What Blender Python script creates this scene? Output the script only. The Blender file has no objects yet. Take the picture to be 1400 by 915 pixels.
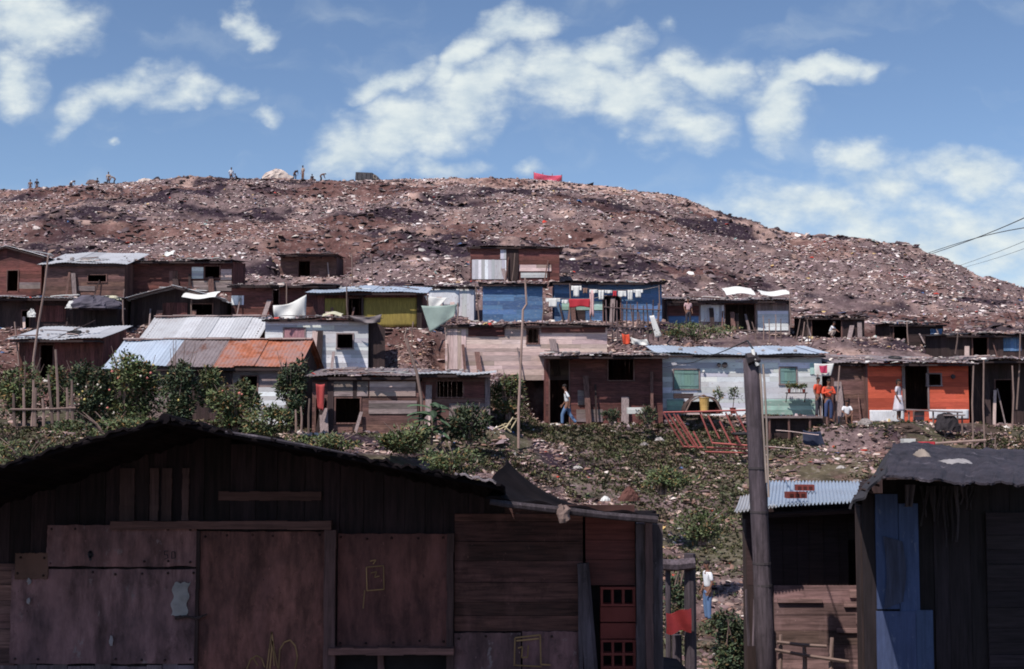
import bpy, math, random
import numpy as np
from mathutils import Vector, Matrix
C = bpy.context; S = C.scene; COL = S.collection
R = math.radians
rnd = random.Random(11)
# ------------------------------------------------------------------ camera
F = 1690.0; HOR = 572.0; W0, H0 = 1400.0, 915.0
PITCH = math.atan((HOR - H0/2)/F)
cd = bpy.data.cameras.new('camera'); cam = bpy.data.objects.new('camera', cd); COL.objects.link(cam)
cd.sensor_width = 36; cd.lens = 36*F/W0; cd.clip_start = 0.1; cd.clip_end = 6000
cam.location = (0, 0, 0); cam.rotation_euler = (math.pi/2 + PITCH, 0, 0)
S.camera = cam
def P(px, py, d):
    a = (px-W0/2)/F; b = (H0/2-py)/F
    Y = math.cos(PITCH)-b*math.sin(PITCH); Z = math.sin(PITCH)+b*math.cos(PITCH)
    return Vector((a*d/Y, d, Z*d/Y))
# ------------------------------------------------------------------ light
SUN_EL, SUN_AZ = 54.0, 36.0      # azimuth: degrees to the left of straight behind the camera
sv = Vector((-math.sin(R(SUN_AZ))*math.cos(R(SUN_EL)), -math.cos(R(SUN_AZ))*math.cos(R(SUN_EL)), math.sin(R(SUN_EL))))
sl = bpy.data.lights.new('sun', 'SUN'); sl.energy = 3.9; sl.angle = R(0.5); sl.color = (1.0, 0.92, 0.84)
so = bpy.data.objects.new('sun', sl); COL.objects.link(so)
so.rotation_euler = sv.to_track_quat('Z', 'Y').to_euler(); so.location = (-10, -10, 40)
S.view_settings.view_transform = 'Standard'; S.view_settings.look = 'None'
S.view_settings.gamma = 1; S.view_settings.use_curve_mapping = False
S.view_settings.exposure = 0.30
S.cycles.filter_width = 1.85
w = bpy.data.worlds.new('World'); S.world = w; w.use_nodes = True
nt = w.node_tree; nt.nodes.clear()
def N(t, typ, **k):
    n = t.nodes.new(typ)
    for a, v in k.items():
        if a == 'op': n.operation = v
        else: setattr(n, a, v)
    return n
def mth(t, op, a, b=None, clamp=False):
    n = N(t, 'ShaderNodeMath', operation=op, use_clamp=clamp)
    for i, v in enumerate((a, b)):
        if v is None: continue
        if hasattr(v, 'default_value') or hasattr(v, 'is_linked'): t.links.new(v, n.inputs[i])
        else: n.inputs[i].default_value = v
    return n.outputs[0]
def mixc(t, f, a, b, bt='MIX'):
    n = t.nodes.new('ShaderNodeMix'); n.data_type = 'RGBA'; n.blend_type = bt
    for s, v in ((n.inputs[0], f), (n.inputs[6], a), (n.inputs[7], b)):
        if hasattr(v, 'is_linked'): t.links.new(v, s)
        elif isinstance(v, (int, float)): s.default_value = v
        else: s.default_value = (*v, 1)
    return n.outputs[2]
def mrange(t, v, a, b, c, d, smooth=False):
    n = t.nodes.new('ShaderNodeMapRange'); t.links.new(v, n.inputs[0])
    if smooth: n.interpolation_type = 'SMOOTHSTEP'
    for i, x in enumerate((a, b, c, d)): n.inputs[1+i].default_value = x
    return n.outputs[0]
sky = N(nt, 'ShaderNodeTexSky', sky_type='NISHITA'); sky.sun_disc = False
sky.sun_elevation = R(SUN_EL); sky.sun_rotation = math.atan2(sv.x, sv.y) % (2*math.pi)
sky.altitude = 1500; sky.air_density = 1.0; sky.dust_density = 1.2; sky.ozone_density = 1.6
tc = N(nt, 'ShaderNodeTexCoord'); sx = N(nt, 'ShaderNodeSeparateXYZ'); nt.links.new(tc.outputs['Generated'], sx.inputs[0])
yy = mth(nt, 'MAXIMUM', sx.outputs[1], 0.05)
uu = mth(nt, 'DIVIDE', sx.outputs[0], yy); vv = mth(nt, 'DIVIDE', sx.outputs[2], yy)
uv = N(nt, 'ShaderNodeCombineXYZ'); nt.links.new(uu, uv.inputs[0]); nt.links.new(vv, uv.inputs[1])
# warp
nz = N(nt, 'ShaderNodeTexNoise'); nz.inputs['Scale'].default_value = 14; nz.inputs['Detail'].default_value = 6
nt.links.new(uv.outputs[0], nz.inputs['Vector'])
wv = N(nt, 'ShaderNodeVectorMath', operation='SUBTRACT'); nt.links.new(nz.outputs['Color'], wv.inputs[0]); wv.inputs[1].default_value = (.5, .5, .5)
ws = N(nt, 'ShaderNodeVectorMath', operation='SCALE'); nt.links.new(wv.outputs[0], ws.inputs[0]); ws.inputs['Scale'].default_value = 0.075
wa = N(nt, 'ShaderNodeVectorMath', operation='ADD'); nt.links.new(uv.outputs[0], wa.inputs[0]); nt.links.new(ws.outputs[0], wa.inputs[1])
BL = [(50,30,100,45,0,1),(20,105,45,50,0,.85),(100,140,60,25,-35,.7),(170,105,90,26,-12,.8),(255,118,60,28,10,.7),(312,132,40,20,0,.65),
 (335,38,42,20,0,.75),(480,190,80,42,-15,1),(560,165,100,50,-25,1),(650,130,110,48,-22,1),(545,100,75,24,-18,.85),(630,80,70,28,-35,.9),(700,42,90,28,-22,.9),
 (770,110,90,60,0,1),(830,70,80,35,-10,.9),(860,120,110,50,0,1),(600,220,80,22,0,.6),(960,90,65,32,0,.95),(940,170,60,45,0,.75),
 (1062,140,60,62,0,.95),(1080,108,120,26,-6,.95),(1140,95,70,20,-5,.9),(730,222,40,14,0,.5),(360,162,28,15,0,.55),(920,35,20,26,0,.55),(172,180,14,8,0,.5),
 (1170,215,60,26,0,.7),(1215,245,110,40,5,.72),(1320,240,90,34,0,.78),(1130,290,200,44,5,.7),(1330,310,140,50,0,.75),(1060,300,170,50,0,.62),(1250,320,260,80,8,.7),(1420,330,200,120,0,.68),(1180,300,120,60,0,.6),(-90,60,90,60,0,.9),(1500,200,90,30,0,.8)]
acc = None
for (cx, cy, rx, ry, ro, st) in BL:
    q = P(cx, cy, 1.0)
    mp = N(nt, 'ShaderNodeMapping', vector_type='TEXTURE')
    mp.inputs['Location'].default_value = (q.x, q.z, 0); mp.inputs['Rotation'].default_value = (0, 0, R(-ro))
    mp.inputs['Scale'].default_value = (rx*1.15/F, ry*1.25/F, 1)
    nt.links.new(wa.outputs[0], mp.inputs['Vector'])
    ln = N(nt, 'ShaderNodeVectorMath', operation='LENGTH'); nt.links.new(mp.outputs[0], ln.inputs[0])
    v = mrange(nt, ln.outputs['Value'], 0.0, 1.0, st, 0.0)
    acc = v if acc is None else mth(nt, 'MAXIMUM', acc, v)
n2 = N(nt, 'ShaderNodeTexNoise'); n2.inputs['Scale'].default_value = 26; n2.inputs['Detail'].default_value = 10; n2.inputs['Roughness'].default_value = .58
m2 = N(nt, 'ShaderNodeMapping'); m2.inputs['Scale'].default_value = (1, 1.7, 1); nt.links.new(uv.outputs[0], m2.inputs[0]); nt.links.new(m2.outputs[0], n2.inputs['Vector'])
dd = mth(nt, 'ADD', acc, mth(nt, 'MULTIPLY', mth(nt, 'SUBTRACT', n2.outputs[0], .5), 1.0))
mask = mrange(nt, dd, -0.02, 0.78, 0, 1, True)
mask = mth(nt, 'MULTIPLY', mask, mrange(nt, acc, 0.0, 0.15, 0, 1))
mask = mth(nt, 'MULTIPLY', mask, mth(nt, 'GREATER_THAN', sx.outputs[1], 0.06))
n3_ = N(nt, 'ShaderNodeTexNoise'); n3_.inputs['Scale'].default_value = 9; n3_.inputs['Detail'].default_value = 8
m3_ = N(nt, 'ShaderNodeMapping'); m3_.inputs['Scale'].default_value = (1, 2.6, 1); m3_.inputs['Rotation'].default_value = (0, 0, .25); nt.links.new(wa.outputs[0], m3_.inputs[0]); nt.links.new(m3_.outputs[0], n3_.inputs['Vector'])
wisp = mth(nt, 'MULTIPLY', mrange(nt, n3_.outputs[0], .50, .80, 0, .5, True), mrange(nt, acc, -.2, .3, .35, 1.0))
mask = mth(nt, 'MAXIMUM', mask, wisp); mask = mth(nt, 'MULTIPLY', mask, mth(nt, 'GREATER_THAN', sx.outputs[1], 0.06))
mask = mth(nt, 'MULTIPLY', mask, 0.93)
SKYS = 0.096
skc = mixc(nt, 1.0, sky.outputs[0], (SKYS*.96, SKYS*1.0, SKYS*1.06), 'MULTIPLY')
cc = mixc(nt, mrange(nt, n2.outputs[0], .35, .65, 0, 1), (0.48, 0.56, 0.62), (0.67, 0.72, 0.71))
fin = mixc(nt, mask, skc, cc)
bg = N(nt, 'ShaderNodeBackground'); nt.links.new(fin, bg.inputs[0]); bg.inputs[1].default_value = 1.0
wo = N(nt, 'ShaderNodeOutputWorld'); nt.links.new(bg.outputs[0], wo.inputs[0])

# ------------------------------------------------------------------ helpers
def tag(o, label=None, cat=None, group=None, kind=None):
    for k, v in (('label', label), ('category', cat), ('group', group), ('kind', kind)):
        if v: o[k] = v
    return o
def empty(name, loc, rz=0, **k):
    o = bpy.data.objects.new(name, None); COL.objects.link(o); o.location = loc; o.rotation_euler = (0, 0, rz); o.empty_display_size = .2
    tag(o, **k); return o
class MB:
    def __init__(s): s.v = []; s.f = []; s.t = []; s.m = []
    def add(s, vs, fs, t=1.0, mi=0):
        b = len(s.v); s.v.extend([tuple(x) for x in vs])
        tt = t if isinstance(t, (tuple, list)) else (t, t, t)
        s.t.extend([tt]*len(vs)); s.f.extend([tuple(b+i for i in f) for f in fs]); s.m.extend([mi]*len(fs)); return s
    def box(s, x0, x1, y0, y1, z0, z1, t=1.0, M=None, mi=0):
        vs = [Vector(p) for p in ((x0,y0,z0),(x1,y0,z0),(x1,y1,z0),(x0,y1,z0),(x0,y0,z1),(x1,y0,z1),(x1,y1,z1),(x0,y1,z1))]
        if M is not None: vs = [M @ p for p in vs]
        return s.add(vs, ((0,3,2,1),(4,5,6,7),(0,1,5,4),(1,2,6,5),(2,3,7,6),(3,0,4,7)), t, mi)
    def prism(s, poly, y0, y1, t=1.0, mi=0):     # poly in x,z ; extruded along y
        n = len(poly); vs = [(p[0], y0, p[1]) for p in poly]+[(p[0], y1, p[1]) for p in poly]
        fs = [tuple(range(n)), tuple(range(2*n-1, n-1, -1))]+[(i, n+i, n+(i+1) % n, (i+1) % n) for i in range(n)]
        return s.add(vs, fs, t, mi)
    def bar(s, a, b, r, r2=None, t=1.0, n=6, mi=0):
        return s.tube([a, b], [r, r2 if r2 else r], t, n, mi)
    def tube(s, pts, rad, t=1.0, n=6, mi=0):
        pts = [Vector(p) for p in pts]; 
        if not isinstance(rad, (list, tuple)): rad = [rad]*len(pts)
        vs = []; up = Vector((.31, .17, .93)).normalized()
        for i, p in enumerate(pts):
            d = (pts[min(i+1, len(pts)-1)]-pts[max(i-1, 0)]).normalized()
            if abs(d.dot(up)) > .95: up = Vector((1, .1, 0)).normalized()
            a = d.cross(up).normalized(); b = d.cross(a)
            for k in range(n):
                an = 2*math.pi*k/n; vs.append(p+(a*math.cos(an)+b*math.sin(an))*rad[i])
        fs = []
        for i in range(len(pts)-1):
            for k in range(n):
                k2 = (k+1) % n; fs.append((i*n+k, i*n+k2, (i+1)*n+k2, (i+1)*n+k))
        fs.append(tuple(range(n-1, -1, -1))); fs.append(tuple((len(pts)-1)*n+k for k in range(n)))
        return s.add(vs, fs, t, mi)
    def ball(s, c, r, t=1.0, seg=8, rings=6, jit=0, rg=rnd, mi=0):
        rx, ry, rz = r if isinstance(r, (tuple, list)) else (r, r, r)
        vs = [(c[0], c[1], c[2]-rz)]
        for i in range(1, rings):
            a = math.pi*i/rings-math.pi/2
            for k in range(seg):
                b = 2*math.pi*k/seg; j = 1+rg.uniform(-jit, jit)
                vs.append((c[0]+rx*math.cos(a)*math.cos(b)*j, c[1]+ry*math.cos(a)*math.sin(b)*j, c[2]+rz*math.sin(a)*j))
        vs.append((c[0], c[1], c[2]+rz)); L = len(vs)-1; fs = []
        for k in range(seg):
            k2 = (k+1) % seg; fs.append((0, 1+k2, 1+k)); fs.append((L, L-seg+k, L-seg+k2))
            for i in range(rings-2):
                fs.append((1+i*seg+k, 1+i*seg+k2, 1+(i+1)*seg+k2, 1+(i+1)*seg+k))
        return s.add(vs, fs, t, mi)
    def sheet(s, fn, nu, nv, t=1.0, mi=0):        # fn(u,v)->xyz
        vs = [fn(i/nu, j/nv) for j in range(nv+1) for i in range(nu+1)]
        fs = [(j*(nu+1)+i, j*(nu+1)+i+1, (j+1)*(nu+1)+i+1, (j+1)*(nu+1)+i) for j in range(nv) for i in range(nu)]
        return s.add(vs, fs, t, mi)
    def build(s, name, mats, parent=None, smooth=False, solid=0, bevel=0):
        me = bpy.data.meshes.new(name); me.from_pydata(s.v, [], s.f)
        if not isinstance(mats, (list, tuple)): mats = [mats]
        for m in mats: me.materials.append(m)
        if len(mats) > 1: me.polygons.foreach_set('material_index', s.m)
        at = me.color_attributes.new('tint', 'FLOAT_COLOR', 'POINT')
        a = np.ones((len(s.v), 4), np.float32); a[:, :3] = np.array(s.t, np.float32).reshape(-1, 3); at.data.foreach_set('color', a.ravel())
        if smooth: me.polygons.foreach_set('use_smooth', [True]*len(me.polygons))
        me.update()
        o = bpy.data.objects.new(name, me); COL.objects.link(o)
        if parent: o.parent = parent
        if solid:
            m = o.modifiers.new('solid', 'SOLIDIFY'); m.thickness = solid; m.offset = 0
        return o
def at_origin(o, loc):     # re-base mesh so that the object's origin is loc
    loc = Vector(loc); o.data.transform(Matrix.Translation(-loc)); o.location = loc; return o
# ------------------------------------------------------------------ materials
MATS = {}
def base_mat(name):
    m = bpy.data.materials.new(name); m.use_nodes = True; t = m.node_tree
    b = t.nodes['Principled BSDF']; return m, t, b
def noise(t, vec, sc, det=5, rough=.6, scale=(1, 1, 1)):
    mp = N(t, 'ShaderNodeMapping'); mp.inputs['Scale'].default_value = scale; t.links.new(vec, mp.inputs[0])
    n = N(t, 'ShaderNodeTexNoise'); n.inputs['Scale'].default_value = sc; n.inputs['Detail'].default_value = det; n.inputs['Roughness'].default_value = rough
    t.links.new(mp.outputs[0], n.inputs['Vector']); return n.outputs[0]
def surf(name, col, kind='wood', ori='h', rough=.85, var=.5, grime=.5, gcol=(.03, .022, .022), peel=0, pcol=(.2, .12, .1), metallic=0, bump=.15, rust=0, rcol=(.22, .07, .03), spec=.3, near=0):
    key = name
    if key in MATS: return MATS[key]
    m, t, b = base_mat(name)
    tc = N(t, 'ShaderNodeTexCoord').outputs['Object']
    sc = {'h': (1, 1, 14), 'v': (14, 14, 1), 'n': (1, 1, 1), 'p': (3.2, 3.2, 1)}[ori]
    n1 = noise(t, tc, 2.2, 7, .65, sc)
    n2 = noise(t, tc, 1.1, 6, .7, (1, 1, 1))
    n3 = noise(t, tc, 5.0, 8, .7, tuple(max(.5, x**.45) for x in sc))
    at = N(t, 'ShaderNodeAttribute', attribute_name='tint').outputs['Color']
    c = mixc(t, 1.0, col, at, 'MULTIPLY')
    v = mrange(t, n1, .3, .7, 1-var, 1+var*.6)
    vc = N(t, 'ShaderNodeCombineColor')
    for i in range(3): t.links.new(v, vc.inputs[i])
    c = mixc(t, 1.0, c, vc.outputs[0], 'MULTIPLY')
    if peel: c = mixc(t, mrange(t, n3, .62-peel*.2, .68-peel*.2, 0, .9), c, pcol)
    if rust: c = mixc(t, mrange(t, mth(t, 'ADD', mth(t, 'MULTIPLY', n2, .6), mth(t, 'MULTIPLY', n3, .4)), .62-rust*.25, .72-rust*.25, 0, .92), c, rcol)
    if near:
        s1 = noise(t, tc, 9, 8, .75, (1, 1, .16) if ori != 'h' else (.12, 1, 1)); s2 = noise(t, tc, 3.1, 9, .75, (1, 1, .8)); s3 = noise(t, tc, 34, 4, .6, (1, 1, .5)); s4 = noise(t, tc, 1.7, 5, .6, (1.4, 1, .6))
        c = mixc(t, mrange(t, s1, .52, .64, 0, .5*near), c, tuple(x*.35 for x in col)); c = mixc(t, mrange(t, s2, .55, .66, 0, .75*near), c, tuple(x*.28 for x in col))
        c = mixc(t, mrange(t, s4, .54, .68, 0, .5*near), c, (col[0]*1.75, col[1]*1.8, col[2]*1.95)); c = mixc(t, mrange(t, s3, .68, .72, 0, .6*near), c, (col[0]*2.2, col[1]*2.3, col[2]*2.4)); c = mixc(t, mrange(t, s3, .30, .27, 0, .8*near), c, tuple(x*.2 for x in col))
    if grime: c = mixc(t, mrange(t, n2, .45, .8, 0, grime), c, gcol)
    t.links.new(c, b.inputs['Base Color'])
    b.inputs['Roughness'].default_value = rough; b.inputs['Metallic'].default_value = metallic
    b.inputs['Specular IOR Level'].default_value = spec
    if bump:
        bp = N(t, 'ShaderNodeBump'); bp.inputs['Strength'].default_value = bump; bp.inputs['Distance'].default_value = .02
        t.links.new(n3, bp.inputs['Height']); t.links.new(bp.outputs[0], b.inputs['Normal'])
    MATS[key] = m; return m
WB = lambda o='h': surf('brown_boards_'+o, (.185, .10, .088), ori=o, var=.75, grime=.75)
WR = lambda o='h': surf('red_boards_'+o, (.165, .062, .056), ori=o, var=.75, grime=.8)
WD = lambda o='h': surf('dark_boards_'+o, (.055, .035, .035), ori=o, var=.6, grime=.6)
WG = lambda o='h': surf('grey_boards_'+o, (.27, .21, .21), ori=o, var=.55, grime=.5)
WP = lambda o='h': surf('pale_boards_'+o, (.60, .46, .43), ori=o, var=.4, grime=.35, gcol=(.16, .09, .08))
WW = lambda o='h': surf('white_paint_'+o, (.70, .72, .76), ori=o, var=.16, grime=.5, gcol=(.34, .32, .36), peel=.17, pcol=(.36, .30, .30))
WBL = lambda o='h': surf('blue_paint_'+o, (.10, .19, .36), ori=o, var=.35, grime=.4, gcol=(.05, .08, .14), peel=.3, pcol=(.22, .28, .36))
WO = lambda o='h': surf('orange_paint_'+o, (.60, .115, .065), ori=o, var=.3, grime=.5, gcol=(.25, .05, .03))
GRN = lambda o='h': surf('green_paint_'+o, (.38, .58, .50), ori=o, var=.2, grime=.3, peel=.25, pcol=(.5, .5, .48))
TEAL = surf('teal_shutter', (.17, .29, .27), ori='v', var=.25, grime=.3)
OLV = surf('olive_cloth', (.30, .23, .06), ori='v', var=.45, grime=.4, gcol=(.08, .06, .03), bump=.05)
MET = surf('zinc_sheet', (.52, .53, .56), ori='v', var=.25, grime=.5, gcol=(.24, .21, .22), rough=.6, metallic=.15, bump=.05, rust=.12)
METB = surf('bluish_zinc_sheet', (.40, .47, .57), ori='v', var=.25, grime=.45, gcol=(.24, .23, .27), rough=.6, metallic=.1, bump=.05, rust=.05)
METG = surf('weathered_zinc_sheet', (.24, .20, .21), ori='v', var=.45, grime=.6, rough=.7, metallic=.15, bump=.1, rust=.3)
MRU = surf('rusty_sheet', (.42, .14, .075), ori='n', var=.6, grime=.6, gcol=(.17, .11, .11), rough=.8, rust=.6, rcol=(.32, .19, .17), bump=.2)
TAR = surf('tarred_felt', (.035, .033, .04), ori='n', var=.5, grime=.3, rough=.9)
TARL = surf('weathered_felt', (.042, .035, .046), ori='n', var=.7, grime=.7, gcol=(.03, .025, .03), rough=.8, peel=.12, pcol=(.14, .12, .14), bump=.25)
CLW = surf('white_cloth', (.70, .70, .68), ori='n', var=.1, grime=.12, gcol=(.4, .4, .4), bump=0, rough=.9)
def cloth(name, col): return surf(name, col, ori='n', var=.2, grime=.15, gcol=tuple(x*.4 for x in col), bump=0, rough=.9)
DK = surf('black_interior', (.02, .016, .018), ori='n', bump=0)
PLY = surf('stained_plywood', (.185, .098, .092), ori='p', var=.75, grime=.85, gcol=(.045, .035, .045), peel=.10, pcol=(.26, .20, .20), near=1)
PLYR = surf('reddish_plywood', (.15, .060, .052), ori='p', var=.7, grime=.75, gcol=(.04, .022, .027), near=.9)
POLEM = surf('weathered_pole', (.10, .078, .092), ori='v', var=.7, grime=.6, bump=.6, near=.8)
STK = surf('rough_stick', (.23, .16, .14), ori='n', var=.4, grime=.4)
STONE = surf('stone', (.33, .29, .28), ori='n', var=.5, grime=.4)
BRK = surf('red_brick', (.21, .045, .036), ori='n', var=.5, grime=.6)
REDM = surf('red_painted_steel', (.40, .11, .10), ori='n', var=.35, grime=.35, rough=.6, rust=.2, rcol=(.45, .3, .27))
RUB = surf('black_rubber', (.03, .03, .032), ori='n', bump=0, rough=.7)
CHALK = surf('chalk_mark', (.34, .20, .09), ori='n', var=.4, grime=.5, gcol=(.12, .08, .07), bump=0)
PINK = surf('pink_cloth', (.62, .09, .15), ori='v', var=.4, grime=.3, gcol=(.4, .2, .35), bump=0)
def leafmat(name, col, tr=.35):
    if name in MATS: return MATS[name]
    m, t, b = base_mat(name)
    at = N(t, 'ShaderNodeAttribute', attribute_name='tint').outputs['Color']
    t.links.new(mixc(t, 1.0, col, at, 'MULTIPLY'), b.inputs['Base Color'])
    b.inputs['Roughness'].default_value = .6; b.inputs['Specular IOR Level'].default_value = .3
    MATS[name] = m; return m
LEAF = leafmat('green_leaves', (.080, .105, .048)); LEAF2 = leafmat('dark_leaves', (.048, .070, .040)); LEAFB = leafmat('broad_leaves', (.06, .10, .055))

# ------------------------------------------------------------------ shack table (pixel rectangles of the front wall at distance d)
def mk(**k): return k
SH = []
def shack(**k): SH.append(k)
# key: d distance, x=(left,right), y=(eave,base) dp depth, yaw, wall, ori, roof(kind, rise, overhang, material), holes, panels
shack(id='A', label='small dark brown shack alone on the lower rubbish slope with a doorway in its middle', d=74, x=(383, 460), y=(350, 386), dp=3, wall=WB, ori='h', holes=[(408, 424, 357, 386, 'd')],
      roof=('shed', .25, .9, METG))
shack(id='B', label='highest wooden shack, brown boards over whitewashed lower boards', d=70, x=(643, 765), y=(337, 385), dp=3.2, wall=WR, ori='h', holes=[],
      roof=('shed', .15, .25, METG), panels=[(645, 692, 355, 382, WW, 'v'), (684, 692, 341, 354, WW, 'v'), (710, 754, 362, 371, WP, 'h'), (712, 748, 373, 380, WW, 'h'), (693, 709, 340, 383, WD, 'v')])
shack(id='C', label='brown shack cut by the left edge with a sagging pale roof edge', d=63, x=(-40, 58), y=(350, 408), dp=3, wall=WR, ori='h', holes=[(10, 25, 370, 398, 'd')],
      roof=('gabley', .5, .3, MET), yaw=-6)
shack(id='D', label='brown plank shack under a bright rippled metal roof in the upper left row', d=62.5, x=(60, 170), y=(361, 408), dp=3.2, wall=WB, ori='h', holes=[(120, 145, 376, 385, 'w')],
      roof=('shed', .95, .3, MET), panels=[(106, 130, 391, 398, WG, 'h'), (26, 55, 386, 395, WG, 'h')])
shack(id='E', label='long low brown shack with a white square panel and debris on its flat roof', d=64, x=(177, 318), y=(358, 404), dp=3, wall=WR, ori='h', holes=[(280, 300, 364, 380, 'w')],
      roof=('shed', .35, .6, TARL), panels=[(262, 278, 365, 381, WW, 'h'), (262, 317, 384, 398, WG, 'h'), (231, 243, 370, 396, WB, 'v'), (302, 317, 368, 383, WP, 'h')])
shack(id='F', label='dark low shack by the left edge with a bundle of tarpaulin on its roof', d=57, x=(-20, 160), y=(409, 450), dp=3, wall=WD, ori='v', holes=[(30, 40, 425, 450, 'd')],
      roof=('shed', .25, .8, MET), panels=[(8, 38, 446, 450, WB, 'h'), (48, 90, 418, 440, WR, 'v')])
shack(id='G', label='dark shack with a peaked roof edged in white below the long brown shack', d=58.5, x=(178, 300), y=(408, 448), dp=3, wall=WD, ori='v', holes=[(262, 290, 416, 440, 'd')],
      roof=('gabley', .55, .7, MET), panels=[(222, 256, 414, 435, WR, 'v')])
shack(id='H', label='reddish brown shack with a tiny white framed window', d=60, x=(316, 458), y=(391, 434), dp=3, wall=WR, ori='h', holes=[(373, 381, 393, 434, 'd')],
      roof=('shed', .18, .6, METG), panels=[(316, 333, 404, 417, WW, 'v')])
shack(id='J', label='shack with two olive yellow cloth panels under a pale blue metal roof', d=58, x=(427, 578), y=(401, 450), dp=3, wall=WR, ori='v', holes=[(476, 494, 408, 450, 'd')],
      roof=('shed', .62, .6, METB), panels=[(444, 473, 408, 432, OLV, 's'), (497, 570, 407, 447, OLV, 's'), (491, 497, 403, 449, WD, 'v'), (570, 577, 403, 449, WD, 'v')])
shack(id='K', label='pale grey sheet walled shack between the olive shack and the blue shack', d=63, x=(586, 648), y=(392, 437), dp=2.6, wall=WW, ori='v', holes=[],
      roof=('shed', .15, .2, METG), panels=[(588, 628, 395, 418, WW, 's')])
shack(id='L', label='faded blue plank shack left of the clothes lines', d=60, x=(660, 742), y=(388, 440), dp=3, wall=WBL, ori='h', holes=[], roof=('shed', .15, .3, TARL))
shack(id='M', label='blue plank shack behind the clothes lines and picket fence', d=60.5, x=(758, 905), y=(387, 440), dp=3, wall=WBL, ori='h', holes=[(825, 848, 405, 440, 'd')],
      roof=('shed', .15, .6, TAR), panels=[(768, 825, 412, 424, GRN, 'h'), (780, 800, 424, 440, WD, 'h')])
shack(id='N', label='patched shack of red, grey and white pieces under a worn grey roof', d=62, x=(912, 1080), y=(412, 456), dp=3, wall=WG, ori='v', holes=[(992, 1032, 416, 456, 'd')],
      roof=('shed', .45, .7, METG), panels=[(912, 956, 418, 432, WR, 'h'), (914, 955, 432, 442, WBL, 'h'), (958, 990, 417, 440, WW, 'v'), (1036, 1078, 425, 452, WW, 'h')])
shack(id='O', label='low dark shed with an open front at the foot of the rubbish slope', d=61, x=(1102, 1182), y=(434, 462), dp=2.5, wall=WD, ori='v', holes=[(1110, 1150, 436, 462, 'd')],
      roof=('shed', .2, .3, TARL))
shack(id='PP', label='low dark shed with a ragged pale roof edge and blue scraps', d=62, x=(1217, 1290), y=(443, 468), dp=2.5, wall=WD, ori='h', holes=[(1222, 1240, 446, 468, 'd')],
      roof=('shed', .2, .3, TARL), panels=[(1272, 1289, 450, 461, WBL, 'v')])
shack(id='Q', label='dark sunken shed at the right edge with a blue door panel', d=58, x=(1295, 1440), y=(458, 490), dp=3, wall=WD, ori='v', holes=[(1330, 1350, 462, 490, 'd')],
      roof=('shed', .2, .4, TAR), panels=[(1372, 1396, 460, 480, WBL, 'v')])
shack(id='R', label='shack with a broad sloping pale metal roof and dark brown right gable', d=54, x=(197, 350), y=(465, 508), dp=3.2, wall=WB, ori='h', yaw=-5, holes=[(240, 260, 470, 508, 'd')],
      roof=('gablex', 1.15, .3, MET))
shack(id='T', label='small shack with loose plank and tyre on its white metal roof by the left edge', d=51, x=(25, 140), y=(465, 520), dp=3, wall=WR, ori='v', holes=[(55, 72, 472, 520, 'd')],
      roof=('shed', .75, .8, MET))
shack(id='S', label='low wide shack behind the hedge, roof half pale blue, half rusty orange', d=46.5, x=(150, 405), y=(503, 583), dp=3.4, wall=WG, ori='h', holes=[(236, 258, 515, 583, 'd'), (330, 352, 515, 540, 'w')],
      roof=('gablex', 1.15, .4, MRU), side=WD, panels=[(150, 200, 506, 583, WD, 'v'), (262, 318, 505, 582, WD, 'v'), (340, 402, 530, 560, WW, 'h'), (345, 398, 562, 582, WW, 'v')], yaw=-4)
shack(id='U', label='white plank house with a dusky pink door and one square black window', d=52, x=(362, 503), y=(436, 506), dp=3.4, wall=WW, ori='h', holes=[(461, 482, 457, 476, 'w'), (388, 416, 449, 500, 'pinkdoor')],
      roof=('shed', .28, .3, METG), side=WD, sideext=22)  # dark side boards: shade of the right gable put into their colour
shack(id='V', label='long pale pink plank house with a single small dark window', d=53, x=(609, 830), y=(444, 512), dp=3.2, wall=WP, ori='h', holes=[(721, 736, 450, 469, 'w')],
      roof=('shed', .2, .3, METG), panels=[(611, 637, 450, 505, WP, 'v'), (640, 690, 446, 460, WR, 'h'), (740, 828, 445, 455, WR, 'h')])
shack(id='W', label='scrap board shack with pallet walls and a hanging red cloth', d=45, x=(427, 572), y=(515, 592), dp=3, wall=WB, ori='h', holes=[(459, 492, 545, 578, 'w'), (432, 446, 545, 590, 'd')],
      roof=('shed', .38, .35, METG), panels=[(505, 568, 522, 542, WP, 'h'), (504, 570, 548, 566, WG, 'h'), (455, 503, 522, 542, WG, 'h'), (448, 456, 518, 590, WD, 'v'), (482, 488, 520, 590, WD, 'v')])
shack(id='X', label='small brown shack with wavy roof edge and broad dark window opening', d=45, x=(577, 668), y=(512, 585), dp=2.8, wall=WB, ori='h', holes=[(598, 633, 522, 543, 'w')],
      roof=('shed', .2, .7, MET), panels=[(614, 664, 552, 583, WG, 'h'), (633, 662, 522, 544, WR, 'h'), (575, 596, 522, 545, WR, 'v'), (663, 670, 513, 586, WG, 'v')])
shack(id='Y', label='dark reddish brown house with deep shaded eave behind the walking man', d=50, x=(747, 906), y=(488, 580), dp=3.6, wall=WR, ori='h', holes=[(752, 778, 492, 580, 'd'), (832, 866, 492, 520, 'w')],
      roof=('shed', .3, 1.1, METG), panels=[(790, 805, 534, 554, WG, 'h'), (788, 824, 560, 577, WG, 'h')])
shack(id='Z', label='long white plank house with two grey green shutters and pale blue roof', d=51, x=(906, 1124), y=(485, 568), dp=3.8, wall=WW, ori='h', holes=[(922, 956, 506, 532, 'shutter'), (1067, 1089, 503, 525, 'shutter')],
      roof=('shed', .52, .35, METB), panels=[(912, 935, 546, 566, GRN, 'h'), (1044, 1116, 546, 567, GRN, 'h'), (1108, 1122, 497, 512, GRN, 'v')])
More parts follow.
